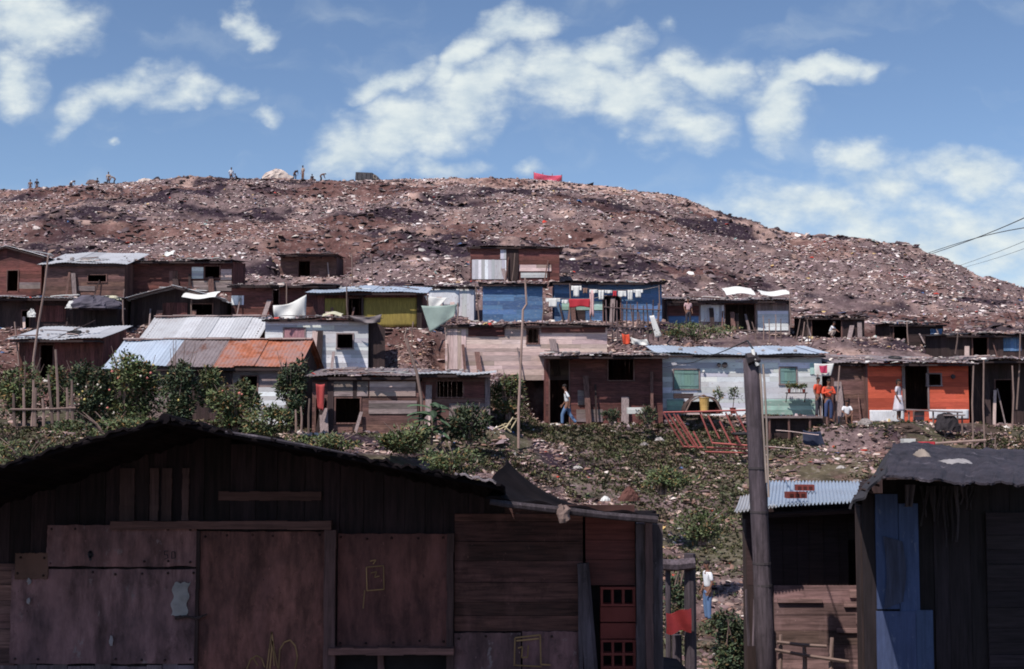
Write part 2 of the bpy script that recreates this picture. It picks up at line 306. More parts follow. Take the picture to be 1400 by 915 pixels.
shack(id='AA', label='bright orange plank house with a black open doorway and white skirting', d=50, x=(1188, 1325), y=(497, 578), dp=3.4, wall=WO, ori='h', holes=[(1238, 1269, 498, 560, 'd'), (1269, 1287, 512, 527, 'w')],
      roof=('shed', .42, .62, METG), side=WB, panels=[(1189, 1236, 561, 577, WW, 's'), (1270, 1324, 560, 573, WW, 's'), (1234, 1239, 498, 561, WG, 'v'), (1265, 1269.5, 498, 560, WG, 'v')])
shack(id='AC', label='brown windowless lean-to joined to the left side of the orange house', d=50.6, x=(1141, 1187), y=(497, 577), dp=2.8, wall=WB, ori='h', holes=[], roof=('shed', .42, .3, METG))
shack(id='AB', label='dark open shed with thin posts to the right of the orange house', d=51, x=(1329, 1440), y=(494, 580), dp=3.2, wall=WD, ori='v', holes=[(1362, 1384, 520, 580, 'd')], roof=('shed', .3, 1.2, METG))

pads = []
for s in SH:
    d = s['d']; b0 = P((s['x'][0]+s['x'][1])/2, s['y'][1], d)
    s['W'] = (s['x'][1]-s['x'][0])/F*d*1.003; s['H'] = (s['y'][1]-s['y'][0])/F*d; s['loc'] = b0
    s['s'] = d/F; s.setdefault('yaw', 0); s.setdefault('panels', [])
    pads.append((b0.x, b0.y+s['dp']/2, s['W']/2+.2, s['dp']/2+.25, R(s['yaw']), b0.z, 1.0))

# ------------------------------------------------------------------ terrain function
rs = np.random.RandomState(5)
LAT = rs.rand(8, 257, 257)
def vn(x, y, k=0):
    x = np.asarray(x, float); y = np.asarray(y, float)
    xi = np.floor(x).astype(int); yi = np.floor(y).astype(int); fx = x-xi; fy = y-yi
    fx = fx*fx*(3-2*fx); fy = fy*fy*(3-2*fy); L = LAT[k % 8]
    a = L[xi % 256, yi % 256]; b = L[(xi+1) % 256, yi % 256]; c = L[xi % 256, (yi+1) % 256]; e = L[(xi+1) % 256, (yi+1) % 256]
    return (a*(1-fx)+b*fx)*(1-fy)+(c*(1-fx)+e*fx)*fy
def fbm(x, y, o=4, k=0, g=.5):
    r = 0; a = 1; t = 0
    for i in range(o):
        r = r+a*vn(x*2**i+17*i, y*2**i+31*i, k+i); t += a; a *= g
    return r/t
CREST = [(-300, 272, 118), (0, 264, 120), (150, 252, 122), (300, 246, 124), (450, 245, 125), (600, 248, 125), (750, 248, 124), (820, 256, 121), (900, 267, 118), (960, 285, 114), (1020, 305, 111),
         (1100, 327, 107), (1180, 335, 104), (1230, 342, 101), (1270, 358, 98), (1330, 376, 95), (1400, 394, 92), (1700, 470, 84)]
COLS = {   # px: list of (d, row)
 -300: [(33, 760), (38, 650), (44, 580), (50, 520), (57, 450), (63, 408), (72, 385)],
 150: [(33, 740), (38, 645), (44, 584), (50, 530), (57, 452), (63, 408), (72, 385)],
 450: [(33, 735), (38, 655), (43, 600), (47, 585), (52, 508), (59, 450), (64, 430), (73, 386)],
 650: [(32, 790), (38, 690), (43, 625), (47, 583), (53, 512), (60, 442), (65, 420), (71, 386)],
 820: [(31, 830), (36, 760), (41, 690), (46, 620), (50, 584), (54, 510), (61, 442), (66, 420), (72, 400)],
 960: [(29, 905), (34, 845), (38, 760), (43, 670), (47, 610), (51, 574), (56, 500), (62, 458), (70, 425)],
 1150: [(29, 915), (33, 850), (38, 750), (43, 665), (47, 610), (51, 580), (56, 500), (61, 463), (70, 425)],
 1350: [(29, 900), (34, 810), (38, 720), (43, 650), (47, 605), (51, 582), (56, 498), (62, 470), (70, 440)],
 1800: [(29, 900), (34, 810), (38, 720), (43, 650), (47, 605), (51, 582), (57, 500), (62, 480), (70, 470)]}
DG = np.arange(-60, 400, .5)
cpx = sorted(COLS); cz = []
def zrow(row, d): return P(700, row, d).z
for c in cpx:
    cr = np.interp(c, [k[0] for k in CREST], [k[1] for k in CREST]); cdm = np.interp(c, [k[0] for k in CREST], [k[2] for k in CREST])
    pts = [(-60, -1.2), (0, -1.7), (8, -2.5), (13, -3.0), (20, -4.6), (26, -6.2)]
    pts += [(d, zrow(r, d)) for d, r in COLS[c]]
    d0, z0 = pts[-1]
    z = np.interp(DG, [p[0] for p in pts], [p[1] for p in pts]); k = np.ones(5)/5
    z = np.convolve(np.pad(z, 2, 'edge'), k, 'valid'); cz.append(z)
cz = np.array(cz)
def Hraw(x, y):
    x = np.asarray(x, float); y = np.asarray(y, float)
    px = np.clip(700+F*x/np.maximum(y, 12), -300, 1800)
    i = np.clip(np.searchsorted(cpx, px)-1, 0, len(cpx)-2); cp = np.array(cpx)
    f = (px-cp[i])/(cp[i+1]-cp[i]); f = f*f*(3-2*f)
    t = np.clip((y+60)/.5, 0, len(DG)-2); j = t.astype(int); g = t-j
    z = (cz[i, j]*(1-g)+cz[i, j+1]*g)*(1-f)+(cz[i+1, j]*(1-g)+cz[i+1, j+1]*g)*f
    # hill above the shacks
    cr = np.interp(px, [k[0] for k in CREST], [k[1] for k in CREST]); cdm = np.interp(px, [k[0] for k in CREST], [k[2] for k in CREST])
    b = (H0/2-cr)/F; zc = (math.sin(PITCH)+b*math.cos(PITCH))/(math.cos(PITCH)-b*math.sin(PITCH))*cdm-.25
    d0 = 71.0; u = np.clip((y-d0)/(cdm-d0), 0, 1)
    j0 = int((71+60)/.5); z71 = cz[i, j0]*(1-f)+cz[i+1, j0]*f
    prof = np.power(u, .93)*(1-.0*u)
    zh = z71+(zc-z71)*(1-(1-prof)**1.22)
    over = np.maximum(y-cdm, 0)
    zh = zh-np.minimum(over*.03+np.maximum(over-18, 0)*.25, 34)
    return np.where(y > d0, zh, z)
def Hs(x, y, detail=True):
    x = np.asarray(x, float); y = np.asarray(y, float)
    z = Hraw(x, y)
    if detail:
        hill = np.clip((y-66)/12, 0, 1); crest = 1-np.clip((y-108)/15, 0, .65); mid = np.clip((y-30)/8, 0, 1)*(1-hill)
        a = fbm(x*.13+3, y*.28, 4, 0)-.5; b = fbm(x*.55, y*1.0+9, 4, 2)-.5
        ter = np.abs(fbm(x*.07+8, y*.32+2, 3, 5)-.5)
        z = z+hill*crest*(a*2.6+b*.9-ter*1.6+.25)+mid*(a*.4+b*.42)+(1-mid-hill).clip(0, 1)*b*.15
    for (cx, cy, hw, hd, yw, pz, mg) in pads:
        dx = x-cx; dy = y-cy; c, s_ = math.cos(yw), math.sin(yw)
        lx = np.abs(dx*c+dy*s_)-hw; ly = np.abs(-dx*s_+dy*c)-hd
        dist = np.hypot(np.maximum(lx, 0), np.maximum(ly, 0)); q = np.clip(1-dist/mg, 0, 1); q = q*q*(3-2*q)
        z = z*(1-q)+(pz-.02)*q
    return z
def H1(x, y, detail=True): return float(Hs(np.array([x]), np.array([y]), detail)[0])
def on(px, d, py=None):
    q = P(px, 500, d); return Vector((q.x, d, H1(q.x, d)))
# person / path pads
def ground_at(px, py, d, r=.6):
    q = P(px, py, d); pads.append((q.x, q.y, r, r, 0, q.z, 1.2)); return q
PM = ground_at(776, 583, 48.6, .7); PR = ground_at(1133, 577, 49.3); PW = ground_at(1229, 576, 49.0); PC = ground_at(1158, 581, 48.8); PG = ground_at(968, 852, 33.2, .5)
PU = ground_at(1136, 462, 59.5, .4)
FGZ = -3.0
pads.append((P(420, 900, 13.5).x, 13.6, 4.4, 2.6, 0, FGZ, 1.0)); pads.append((P(1300, 900, 13.8).x, 13.9, 1.6, 2.2, 0, -3.1, 1.0)); pads.append((P(1110, 900, 17).x, 17.0, 1.1, 1.6, 0, -3.75, 1.0))
geo = lambda a, b, n: list(a*(b/a)**(np.arange(1, n+1)/n))
xs = np.array([-v for v in geo(72, 3500, 26)][::-1]+list(np.arange(-72, 78, .26))+geo(78, 3500, 26))
ys = np.array([-v for v in geo(14, 3000, 24)][::-1]+list(np.arange(-14, 30, .5))+list(np.arange(30, 128, .24))+list(np.arange(128, 160, 1.0))+geo(160, 4000, 26))
X, Y = np.meshgrid(xs, ys); Z = Hs(X, Y)
far = np.clip((np.abs(X)-74)/60, 0, 1); Z = Z*(1-far)+(-14)*far*1.0
ny, nx = X.shape
V = np.stack([X, Y, Z], -1).reshape(-1, 3).astype(np.float32)
idx = np.arange(nx*ny).reshape(ny, nx); Fq = np.stack([idx[:-1, :-1], idx[:-1, 1:], idx[1:, 1:], idx[1:, :-1]], -1).reshape(-1, 4)
def np_mesh(name, V, Fa, k, mats, colr=None, smooth=False):
    me = bpy.data.meshes.new(name); me.vertices.add(len(V)); me.vertices.foreach_set('co', np.ascontiguousarray(V, np.float32).ravel())
    nf = len(Fa); me.loops.add(nf*k); me.loops.foreach_set('vertex_index', np.ascontiguousarray(Fa, np.int32).ravel())
    me.polygons.add(nf); me.polygons.foreach_set('loop_start', np.arange(0, nf*k, k, dtype=np.int32))
    if smooth: me.polygons.foreach_set('use_smooth', np.ones(nf, bool))
    me.update(calc_edges=True)
    if colr is not None:
        at = me.color_attributes.new('tint', 'FLOAT_COLOR', 'POINT'); c = np.ones((len(V), 4), np.float32); c[:, :3] = colr; at.data.foreach_set('color', c.ravel())
    for m in mats: me.materials.append(m)
    o = bpy.data.objects.new(name, me); COL.objects.link(o); return o
def patch(x, y):       # 0 = burnt dark ground, 1 = pale loose rubbish
    a = fbm(x*.10+2, y*.30+5, 5, 3); b_ = fbm(x*.33+7, y*.75+1, 4, 6); q = .478+(a-.5)*2.0+(b_-.5)*.8
    px = 700+F*x/np.maximum(y, 12); return np.clip(q+.05*np.clip((px-300)/500, -.5, .8)-.055*np.clip((px-900)/200, 0, 1)+.05*np.clip((y-108)/6, 0, 1), 0, 1)
# soil colour (what the ground is made of)
def soil(x, y):
    n = patch(x, y); n2 = fbm(x*.5+5, y*.9, 4, 1); n3 = fbm(x*.09+40, y*.2, 3, 6)
    dark = np.array([.032, .020, .030]); mid = np.array([.155, .108, .11]); pale = np.array([.40, .27, .235]); red = np.array([.17, .085, .07]); grn = np.array([.085, .082, .048])
    t = np.clip((n-.42)/.12, 0, 1)[..., None]; c = dark*(1-t)+mid*t
    px = 700+F*x/np.maximum(y, 12)
    cdm = np.interp(px, [k[0] for k in CREST], [k[2] for k in CREST])
    top = np.clip((y-(cdm-22))/22, 0, 1)*np.clip((px-330)/300, .25, 1)*np.clip(1-(px-1000)/300, 0.2, 1)
    t = np.clip((n2+top*.55-.62)/.2, 0, 1)[..., None]; c = c*(1-t)+pale*t
    t = (np.clip((n3-.5)/.12, 0, 1)*.6)[..., None]; c = c*(1-t)+red*t
    low = np.clip((52-y)/4, 0, 1); t = (low*np.clip((n2-.38)/.14, 0, 1)*.8)[..., None]; c = c*(1+.1*low[..., None]); c = c*(1-t)+grn*t
    return c
SC = soil(X, Y).reshape(-1, 3)
m, t, b = base_mat('rubbish_soil')
tcg = N(t, 'ShaderNodeTexCoord').outputs['Object']
at = N(t, 'ShaderNodeAttribute', attribute_name='tint').outputs['Color']
g1 = noise(t, tcg, 1.6, 10, .75); g2 = noise(t, tcg, 6, 6, .7)
vz = N(t, 'ShaderNodeTexVoronoi'); vz.inputs['Scale'].default_value = 9; t.links.new(tcg, vz.inputs['Vector'])
vr = N(t, 'ShaderNodeSeparateColor'); t.links.new(vz.outputs['Color'], vr.inputs[0])
vcx = N(t, 'ShaderNodeCombineColor'); vq = mrange(t, g1, .3, .72, .35, 1.7)
for i in range(3): t.links.new(vq, vcx.inputs[i])
c = mixc(t, 1.0, at, vcx.outputs[0], 'MULTIPLY')
c = mixc(t, mth(t, 'MULTIPLY', mrange(t, vr.outputs[0], .86, .88, 0, .22), mrange(t, g1, .42, .55, 0, 1)), c, (.42, .36, .34))
t.links.new(c, b.inputs['Base Color']); b.inputs['Roughness'].default_value = .95; b.inputs['Specular IOR Level'].default_value = .15
bp = N(t, 'ShaderNodeBump'); bp.inputs['Strength'].default_value = .7; bp.inputs['Distance'].default_value = .12; t.links.new(g2, bp.inputs['Height']); t.links.new(bp.outputs[0], b.inputs['Normal'])
ground = np_mesh('ground', V, Fq, 4, [m], SC, smooth=True); tag(ground, kind='structure')

# ------------------------------------------------------------------ litter and ground cover (nobody could count it)
mlit, t, b = base_mat('mixed_rubbish')
t.links.new(N(t, 'ShaderNodeAttribute', attribute_name='tint').outputs['Color'], b.inputs['Base Color']); b.inputs['Roughness'].default_value = .8; b.inputs['Specular IOR Level'].default_value = .2
def scatter(name, xy, size, cols, seed, mat, flat=.45, tpl='scrap', up=0.0, zs=None):
    r = np.random.RandomState(seed); n = len(xy)
    if tpl == 'scrap':     # crumpled, closed lump of irregular shape
        tv = np.array([[-1, -.7, -.3], [1, -.8, -.2], [.8, .9, -.3], [-.9, .8, -.2], [-.6, -.5, .5], [.7, -.4, .7], [.5, .6, .4], [-.5, .6, .8]]); tf = np.array([[0, 1, 5, 4], [1, 2, 6, 5], [2, 3, 7, 6], [3, 0, 4, 7], [4, 5, 6, 7]])
    else:                  # a small tuft of leaf blades, each folded
        tv = []; tf = []
        for k in range(6):
            a = k*1.05; c_, s_ = math.cos(a), math.sin(a); q = len(tv); l = .7+.3*((k*7) % 3)
            tv += [[c_*.05-s_*.10, s_*.05+c_*.10, 0], [c_*.05+s_*.10, s_*.05-c_*.10, 0], [c_*.55*l+s_*.22, s_*.55*l-c_*.22, .75*l], [c_*1.0*l, s_*1.0*l, .85*l], [c_*.55*l-s_*.22, s_*.55*l+c_*.22, .75*l]]
            tf += [[q, q+1, q+2, q+4], [q+2, q+3, q+4, q+4]]
        tv = np.array(tv); tf = np.array([f if f[2] != f[3] else f for f in tf])
    nv = len(tv)
    T = np.repeat(tv[None], n, 0)+(r.rand(n, nv, 3)-.5)*(.7 if tpl == 'scrap' else .25)
    sc = size[:, None]*(0.5+r.rand(n, 3)*np.array([1.3, 1.1, 1.0])); 
    if tpl == 'scrap': sc[:, 2] *= flat
    T = T*sc[:, None, :]
    th = r.rand(n)*6.283; c_, s_ = np.cos(th), np.sin(th)
    tx = (r.rand(n)-.5)*(1.6 if tpl == 'scrap' else .5); ct, st = np.cos(tx), np.sin(tx)
    y1 = T[:, :, 1]*ct[:, None]-T[:, :, 2]*st[:, None]; z1 = T[:, :, 1]*st[:, None]+T[:, :, 2]*ct[:, None]
    x2 = T[:, :, 0]*c_[:, None]-y1*s_[:, None]; y2 = T[:, :, 0]*s_[:, None]+y1*c_[:, None]
    zz = Hs(xy[:, 0], xy[:, 1]) if zs is None else zs
    Vv = np.stack([x2+xy[:, 0:1], y2+xy[:, 1:2], z1+zz[:, None]+size[:, None]*(.12+up)], -1).reshape(-1, 3)
    Cc = np.repeat(cols, nv, 0)
    if tpl == 'scrap':
        Fa = (tf[None]+np.arange(n)[:, None, None]*nv).reshape(-1, 4); k = 4
    else:
        tri = []
        for f in tf:
            if f[2] == f[3]: tri.append(f[:3])
            else: tri += [[f[0], f[1], f[2]], [f[0], f[2], f[3]]]
        tri = np.array(tri); Fa = (tri[None]+np.arange(n)[:, None, None]*nv).reshape(-1, 3); k = 3
    return np_mesh(name, Vv, Fa, k, [mat], Cc)
PAL = np.array([[.62, .58, .54], [.70, .70, .68], [.50, .42, .38], [.36, .28, .26], [.22, .17, .18], [.12, .085, .09], [.055, .04, .045], [.42, .34, .36], [.28, .19, .16], [.08, .16, .34], [.55, .07, .05], [.25, .38, .36], [.58, .45, .2]])
def pick(n, w_, r, bright=1.0):
    w_ = np.array(w_, float); w_ /= w_.sum(); i = r.choice(len(PAL), n, p=w_)
    return PAL[i]*(.75+.45*r.rand(n, 1))*np.array([1, .985, 1])
def inside_pads(x, y, m_=.0):
    k = np.zeros(len(x), bool)
    for (cx, cy, hw, hd, yw, pz, mg) in pads:
        k |= (np.abs(x-cx) < hw+m_) & (np.abs(y-cy) < hd+m_)
    return k
r = np.random.RandomState(21)
n = 330000; x = r.uniform(-62, 66, n); y = 66+(r.rand(n)**.85)*62
dens = .5+(patch(x, y)-.5)*2.0+fbm(x*.9, y*1.6, 3, 4)*.7; px_ = 700+F*x/y
keep = (dens > .86+.24*r.rand(n)-.05) & (np.abs(px_-700) < 900); x, y = x[keep], y[keep]
k = inside_pads(x, y, .1); x, y = x[~k], y[~k]; n = len(x)
sz = .03+.11*r.rand(n)**3.2+.08*(r.rand(n) > .994)
cols = pick(n, [16, 9, 16, 15, 13, 9, 5, 11, 8, .5, .5, .6, .5], r)*np.array([1.0, .93, .94])
tag(scatter('rubbish', np.stack([x, y], -1), sz, cols, 3, mlit), 'heaps of loose pale and dark rubbish covering the upper slope', 'rubbish', kind='stuff')
# darker clods
n = 60000; x = r.uniform(-62, 66, n); y = r.uniform(66, 124, n); dens = patch(x, y); keep = (dens < .45) & (np.abs(F*x/y) < 900); x, y = x[keep], y[keep]
k = inside_pads(x, y, .1); x, y = x[~k], y[~k]; n = len(x)
sz = .06+.16*r.rand(n)**3; cols = pick(n, [.6, .3, 1, 3, 10, 14, 22, 1, 5, .3, .2, 0, 0], r)
tag(scatter('rubbish_clods', np.stack([x, y], -1), sz, cols, 4, mlit, .6), 'dark clods of burnt rubbish between the pale litter of the slope', 'rubbish', kind='stuff')
# lower slope
n = 170000; x = r.uniform(-28, 30, n); y = r.uniform(27, 66, n); dens = fbm(x*.35, y*.5, 4, 5)*.9+fbm(x*1.2, y*1.6, 3, 4)*.7
keep = (dens > .70+.16*r.rand(n)) & (np.abs(F*x/y) < 850); x, y = x[keep], y[keep]; k = inside_pads(x, y, .05); x, y = x[~k], y[~k]; n = len(x)
sz = .022+.09*r.rand(n)**3+.05*(r.rand(n) > .992)
cols = pick(n, [4, 3, 8, 15, 20, 18, 9, 8, 14, .3, .5, .3, .4], r)*np.array([.95, .85, .8])
tag(scatter('litter', np.stack([x, y], -1), sz, cols, 7, mlit), 'scattered rags, stones and paper on the slope between the shacks', 'litter', kind='stuff')
# weeds
n = 130000; x = r.uniform(-26, 28, n); y = r.uniform(27, 52, n); px_ = 700+F*x/y
dens = fbm(x*.28+2, y*.4, 4, 6)+.06*((px_ > 560) & (px_ < 700))+.05*(px_ < 320)+.08*((px_ > 860) & (px_ < 1010) & (y < 42))
keep = (dens > .53+.22*r.rand(n)) & (np.abs(F*x/y) < 850); x, y = x[keep], y[keep]; k = inside_pads(x, y, .1); x, y = x[~k], y[~k]; n = len(x)
sz = .035+.08*r.rand(n)**1.5
cols = np.array([.10, .098, .055])*(.5+1.1*r.rand(n, 1))*(1+.35*(r.rand(n, 3)-.5)); br = r.rand(n) < .38; cols[br] = np.array([.15, .105, .08])*(.6+.8*r.rand(br.sum(), 1))
tag(scatter('weeds', np.stack([x, y], -1), sz, cols, 9, mlit, tpl='tuft'), 'low green weeds growing over the lower slope', 'weeds', kind='stuff')

n = 150000; x = r.uniform(-24, 26, n); y = r.uniform(28, 50, n); px_ = 700+F*x/y
dens = fbm(x*.22+22, y*.35+4, 4, 2)+.08*((px_ > 440) & (px_ < 720))+.07*((px_ > 830) & (px_ < 1020) & (y < 44))
keep = (dens > .53+.16*r.rand(n)) & (np.abs(F*x/y) < 850); x, y = x[keep], y[keep]; k = inside_pads(x, y, .1); x, y = x[~k], y[~k]; n = len(x)
cols = np.array([.115, .115, .062])*(.45+1.1*r.rand(n, 1))*(1+.3*(r.rand(n, 3)-.5))
tag(scatter('grass', np.stack([x, y], -1), .03+.06*r.rand(n)**1.5, cols, 19, mlit, tpl='tuft'), 'short patchy grass on the slope between near sheds and shacks', 'grass', kind='stuff')
# ================================================================== SHACKS
def boards(mb, x0, x1, z0, z1, y, ori='h', w=.19, th=.022, holes=(), rg=rnd, tv=.35, rag=.015, top=None, M=None, gap=.004, drop=0, side=None, skew=0):
    """rows of boards on the plane y; holes are (x0,x1,z0,z1); top(x) gives a sloping upper end for upright boards; side='x' puts them on a plane of constant x"""
    def put(a0, a1, b0, b1, t, dy):
        if a1-a0 < .02 or b1-b0 < .02: return
        if side is None: mb.box(a0, a1, y-th/2+dy, y+th/2+dy, b0, b1, t)
        else:
            so_ = side+skew*(a0+a1)/2; mb.box(so_-th/2+dy-abs(skew)*(a1-a0)/2, so_+th/2+dy+abs(skew)*(a1-a0)/2, a0, a1, b0, b1, t)
    def tint():
        q = 1+rg.uniform(-tv, tv*.8); return (q, q*rg.uniform(.95, 1.04), q*rg.uniform(.93, 1.06))
    p0, p1 = (z0, z1) if ori == 'h' else (x0, x1)
    p = p0
    while p < p1-.01:
        q = min(p1, p+w*rg.uniform(.75, 1.3))
        if q > p1-.05: q = p1
        hs = [h for h in holes if (h[2] < q and h[3] > p if ori == 'h' else h[0] < q and h[1] > p)]
        dy = rg.uniform(-.006, .006)
        l0, l1 = (x0, x1) if ori == 'h' else (z0, z1)
        if ori == 'v' and top: l1 = top((p+q)/2)
        # joints
        cuts = [l0]; 
        if ori == 'h':
            c = l0+rg.uniform(.8, 2.6)
            while c < l1-.5: cuts.append(c); c += rg.uniform(1.4, 2.8)
        cuts.append(l1)
        for a, b in zip(cuts[:-1], cuts[1:]):
            if rg.random() < drop: continue
            tt = tint(); segs = [(a, b)]
            for h in hs:
                e0, e1 = (h[0], h[1]) if ori == 'h' else (h[2], h[3]); ns = []
                for (u, v) in segs:
                    if e1 <= u or e0 >= v: ns.append((u, v)); continue
                    if e0 > u: ns.append((u, e0))
                    if e1 < v: ns.append((e1, v))
                    g0, g1 = max(u, e0), min(v, e1)
                    r0, r1 = (h[2], h[3]) if ori == 'h' else (h[0], h[1])
                    for (k0, k1) in ((p, min(q, r0)), (max(p, r1), q)):
                        if k1-k0 > .03:
                            if ori == 'h': put(g0, g1, k0, k1, tt, dy)
                            else: put(k0, k1, g0, g1, tt, dy)
                segs = ns
            for (u, v) in segs:
                if ori == 'h': put(u+rg.uniform(-rag, rag)*0, v-.004, p+gap/2, q-gap/2, tt, dy)
                else: put(p+gap/2, q-gap/2, u, v+rg.uniform(-rag, rag), tt, dy)
        p = q
    return mb
def roof_strip(mb, xa, xb, pa, pb, corr=True, rg=rnd, wl=.15, amp=.010, sw=.78, rag=.12, tv=.14, sag=.03):
    dzw = rg.random()*6
    """sheets laid side by side from x=xa to xb, running from pa=(y,z) low edge to pb=(y,z) high edge"""
    x = xa; k = 0
    while x < xb-.05:
        x2 = min(xb, x+sw*rg.uniform(.85, 1.1)); dz = rg.uniform(0, .02)+(k % 2)*.014; k += 1
        e0 = rg.uniform(-rag, rag); e1 = rg.uniform(-rag, rag)*.6; tl = rg.uniform(-.02, .02); ph = rg.random()*6
        L = math.hypot(pb[0]-pa[0], pb[1]-pa[1]); uy, uz = (pb[0]-pa[0])/L, (pb[1]-pa[1])/L
        n = max(4, int((x2-x+.04)/wl*5)) if corr else max(3, int((x2-x)/.12)); nv = 6
        q = 1+rg.uniform(-tv, tv)
        def fn(u, v, x=x, x2=x2, e0=e0, e1=e1, dz=dz, ph=ph, tl=tl):
            xx = x-.03+(x2-x+.06)*u; s = -e0+(L+e0+e1)*v
            h = dz+tl*(u-.5)-sag*math.sin(math.pi*v)*(.6+.4*math.sin(xx*1.3))
            h += .035*math.sin(xx*1.1+dzw)+.02*math.sin(xx*2.7+dzw*2)
            h += amp*math.sin(xx/wl*2*math.pi) if corr else .025*math.sin(xx*9+ph)*math.sin(v*7+ph)+.018*math.sin(xx*23+v*5)
            return (xx, pa[0]+uy*s-uz*h, pa[1]+uz*s+uy*h)
        mb.sheet(fn, n, nv, (q, q, q)); x = x2
    return mb
SN = dict(A='the small dark shack alone on the slope', B='the highest shack', C='the shack cut by the left edge', D='the rippled metal roofed shack', E='the long low brown shack', F='the low shack by the left edge', G='the peaked dark shack',
          H='the shack with the tiny white window', J='the olive panelled shack', K='the pale grey shack', L='the plain blue shack', M='the blue shack behind the washing', N='the patched red and white shack', O='the open dark shed below the slope', PP='the ragged dark shed', Q='the sunken shed at the right edge',
          R='the broad sloping metal roof', T='the tyre topped shack', S='the rusty orange roof', U='the white house with the pink door', V='the long pale pink house', W='the pallet walled shack', X='the wavy roofed brown shack', Y='the red brown house behind the man', Z='the long white house', AA='the orange house', AC='the windowless lean-to', AB='the dark shed right of the orange house')
ROOTS = {}
def xl(s, px): return (px-(s['x'][0]+s['x'][1])/2)*s['s']/math.cos(R(s['yaw']))
def zl(s, py): return (s['y'][1]-py)*s['s']
def build_shack(s):
    rg = random.Random(hash_id(s['id'])); W, H, D = s['W']/math.cos(R(s['yaw'])), s['H'], s['dp']
    root = empty('shack' if s['id'] not in ('U', 'V', 'Y', 'Z', 'AA') else 'plank_house', s['loc'], R(s['yaw'])); tag(root, s['label'], 'shack' if s['id'] not in ('U', 'V', 'Y', 'Z', 'AA') else 'house')
    ROOTS[s['id']] = root
    kind, rise, oh, rm = s['roof']; hw = W/2
    if kind == 'shed': zr = lambda y: H+rise*(y+oh)/(D+oh)
    elif kind == 'gablex': zr = lambda y: H+rise*(1-abs(y-D/2)/(D/2+oh))+(0 if y <= D/2 else 0)
    else: zr = None
    wm = s['wall'](s['ori']); side = s.get('side', s['wall'])
    fz = (zr(0) if zr else H)-.05
    holes = [(xl(s, a), xl(s, b), zl(s, e), zl(s, c)) for (a, b, c, e, k) in s['holes']]
    mb = MB(); top = (lambda x: H+rise*(1-abs(x)/hw)-.05) if kind == 'gabley' else None
    if top and s['ori'] == 'h':
        boards(mb, -hw, hw, -.25, H-.05, 0, 'h', rg=rg, holes=holes); m2 = MB()
        boards(mb, -hw, hw, H-.05, H, 0, 'v', rg=rg, top=top)
    else: boards(mb, -hw, hw, -.25, fz, 0, s['ori'], rg=rg, holes=holes, top=top)
    mb.build('wall', wm, root)
    sm = side('v')
    for sx in (-1, 1):
        mb = MB(); boards(mb, .012, D-.012, -.25, H, 0, 'v', rg=rg, side=sx*(hw-.011), top=(lambda y: zr(y)-.05) if zr else (lambda y: H-.05)); mb.build('wall', sm, root)
    mb = MB(); boards(mb, -hw, hw, -.25, (zr(D) if zr else H)-.05, D, 'v', rg=rg, top=top); mb.build('wall', sm, root)
    # roof
    mats = rm if isinstance(rm, list) else [(0, 1, rm)]
    ov = .22
    for (u0, u1, m) in mats:
        corr = m not in (TAR, TARL); a, b = -hw-ov+(W+2*ov)*u0, -hw-ov+(W+2*ov)*u1
        mb = MB()
        if kind == 'shed': roof_strip(mb, a, b, (-oh, H), (D+.2, zr(D+.2)), corr, rg)
        elif kind == 'gablex':
            roof_strip(mb, a, b, (-oh, H), (D/2, H+rise), corr, rg); roof_strip(mb, a, b, (D+oh, H-.005), (D/2, H+rise-.005), corr, rg)
        else:
            # two slopes falling to the sides: build along y then swap axes
            for sx in (-1, 1):
                q = MB(); roof_strip(q, -oh, D+.2, (hw+.3, H-rise*.3/hw), (0, H+rise), corr, rg)
                mb.add([(sx*v[1], v[0], v[2]) for v in q.v], q.f if sx > 0 else [f[::-1] for f in q.f], q.t[0])
        mb.build('roof' if len(mats) == 1 else 'roof_sheeting', m, root, solid=.012)
    if kind == 'gablex':
        mb = MB()
        x = -hw-ov
        while x < hw+ov-.1:
            x2 = min(hw+ov, x+rg.uniform(.4, 1.1)); mb.box(x, x2-.02, D/2-.16, D/2+.16, H+rise+.01+rg.uniform(0, .03), H+rise+.05+rg.uniform(0, .05), rg.uniform(.7, 1.2)); x = x2
        mb.build('ridge_cap', surf('pale_dusty_tin', (.50, .38, .36), ori='n', var=.5, grime=.5), root)
    # eave board and rafters
    mb = MB()
    if kind != 'gabley':
        mb.box(-hw-.1, hw+.1, -oh+.06, -oh+.10, H-.13, H-.045, .8)
        x = -hw+.2
        while x < hw: mb.box(x, x+.06, -oh+.10, .0-.02, H-.13, H-.05, .7); x += rg.uniform(.6, .9)
    else:
        for sx in (-1, 1): mb.bar((sx*(hw+.25), -oh+.03, H-rise*.25/hw-.08), (0, -oh+.03, H+rise-.08), .04)
    mb.build('eave_board', WD('h'), root)
    if s.get('sideext'):
        mb = MB(); x0 = hw; x1 = hw+s['sideext']*s['s']
        mb.prism([(x0, -.2), (x1, -.2), (x1, H*.82), (x0, H+.1)], .25, .29); 
        mb.build('shaded_side', WD('v'), root)  # dark piece carries the shade of the house's right side in its colour
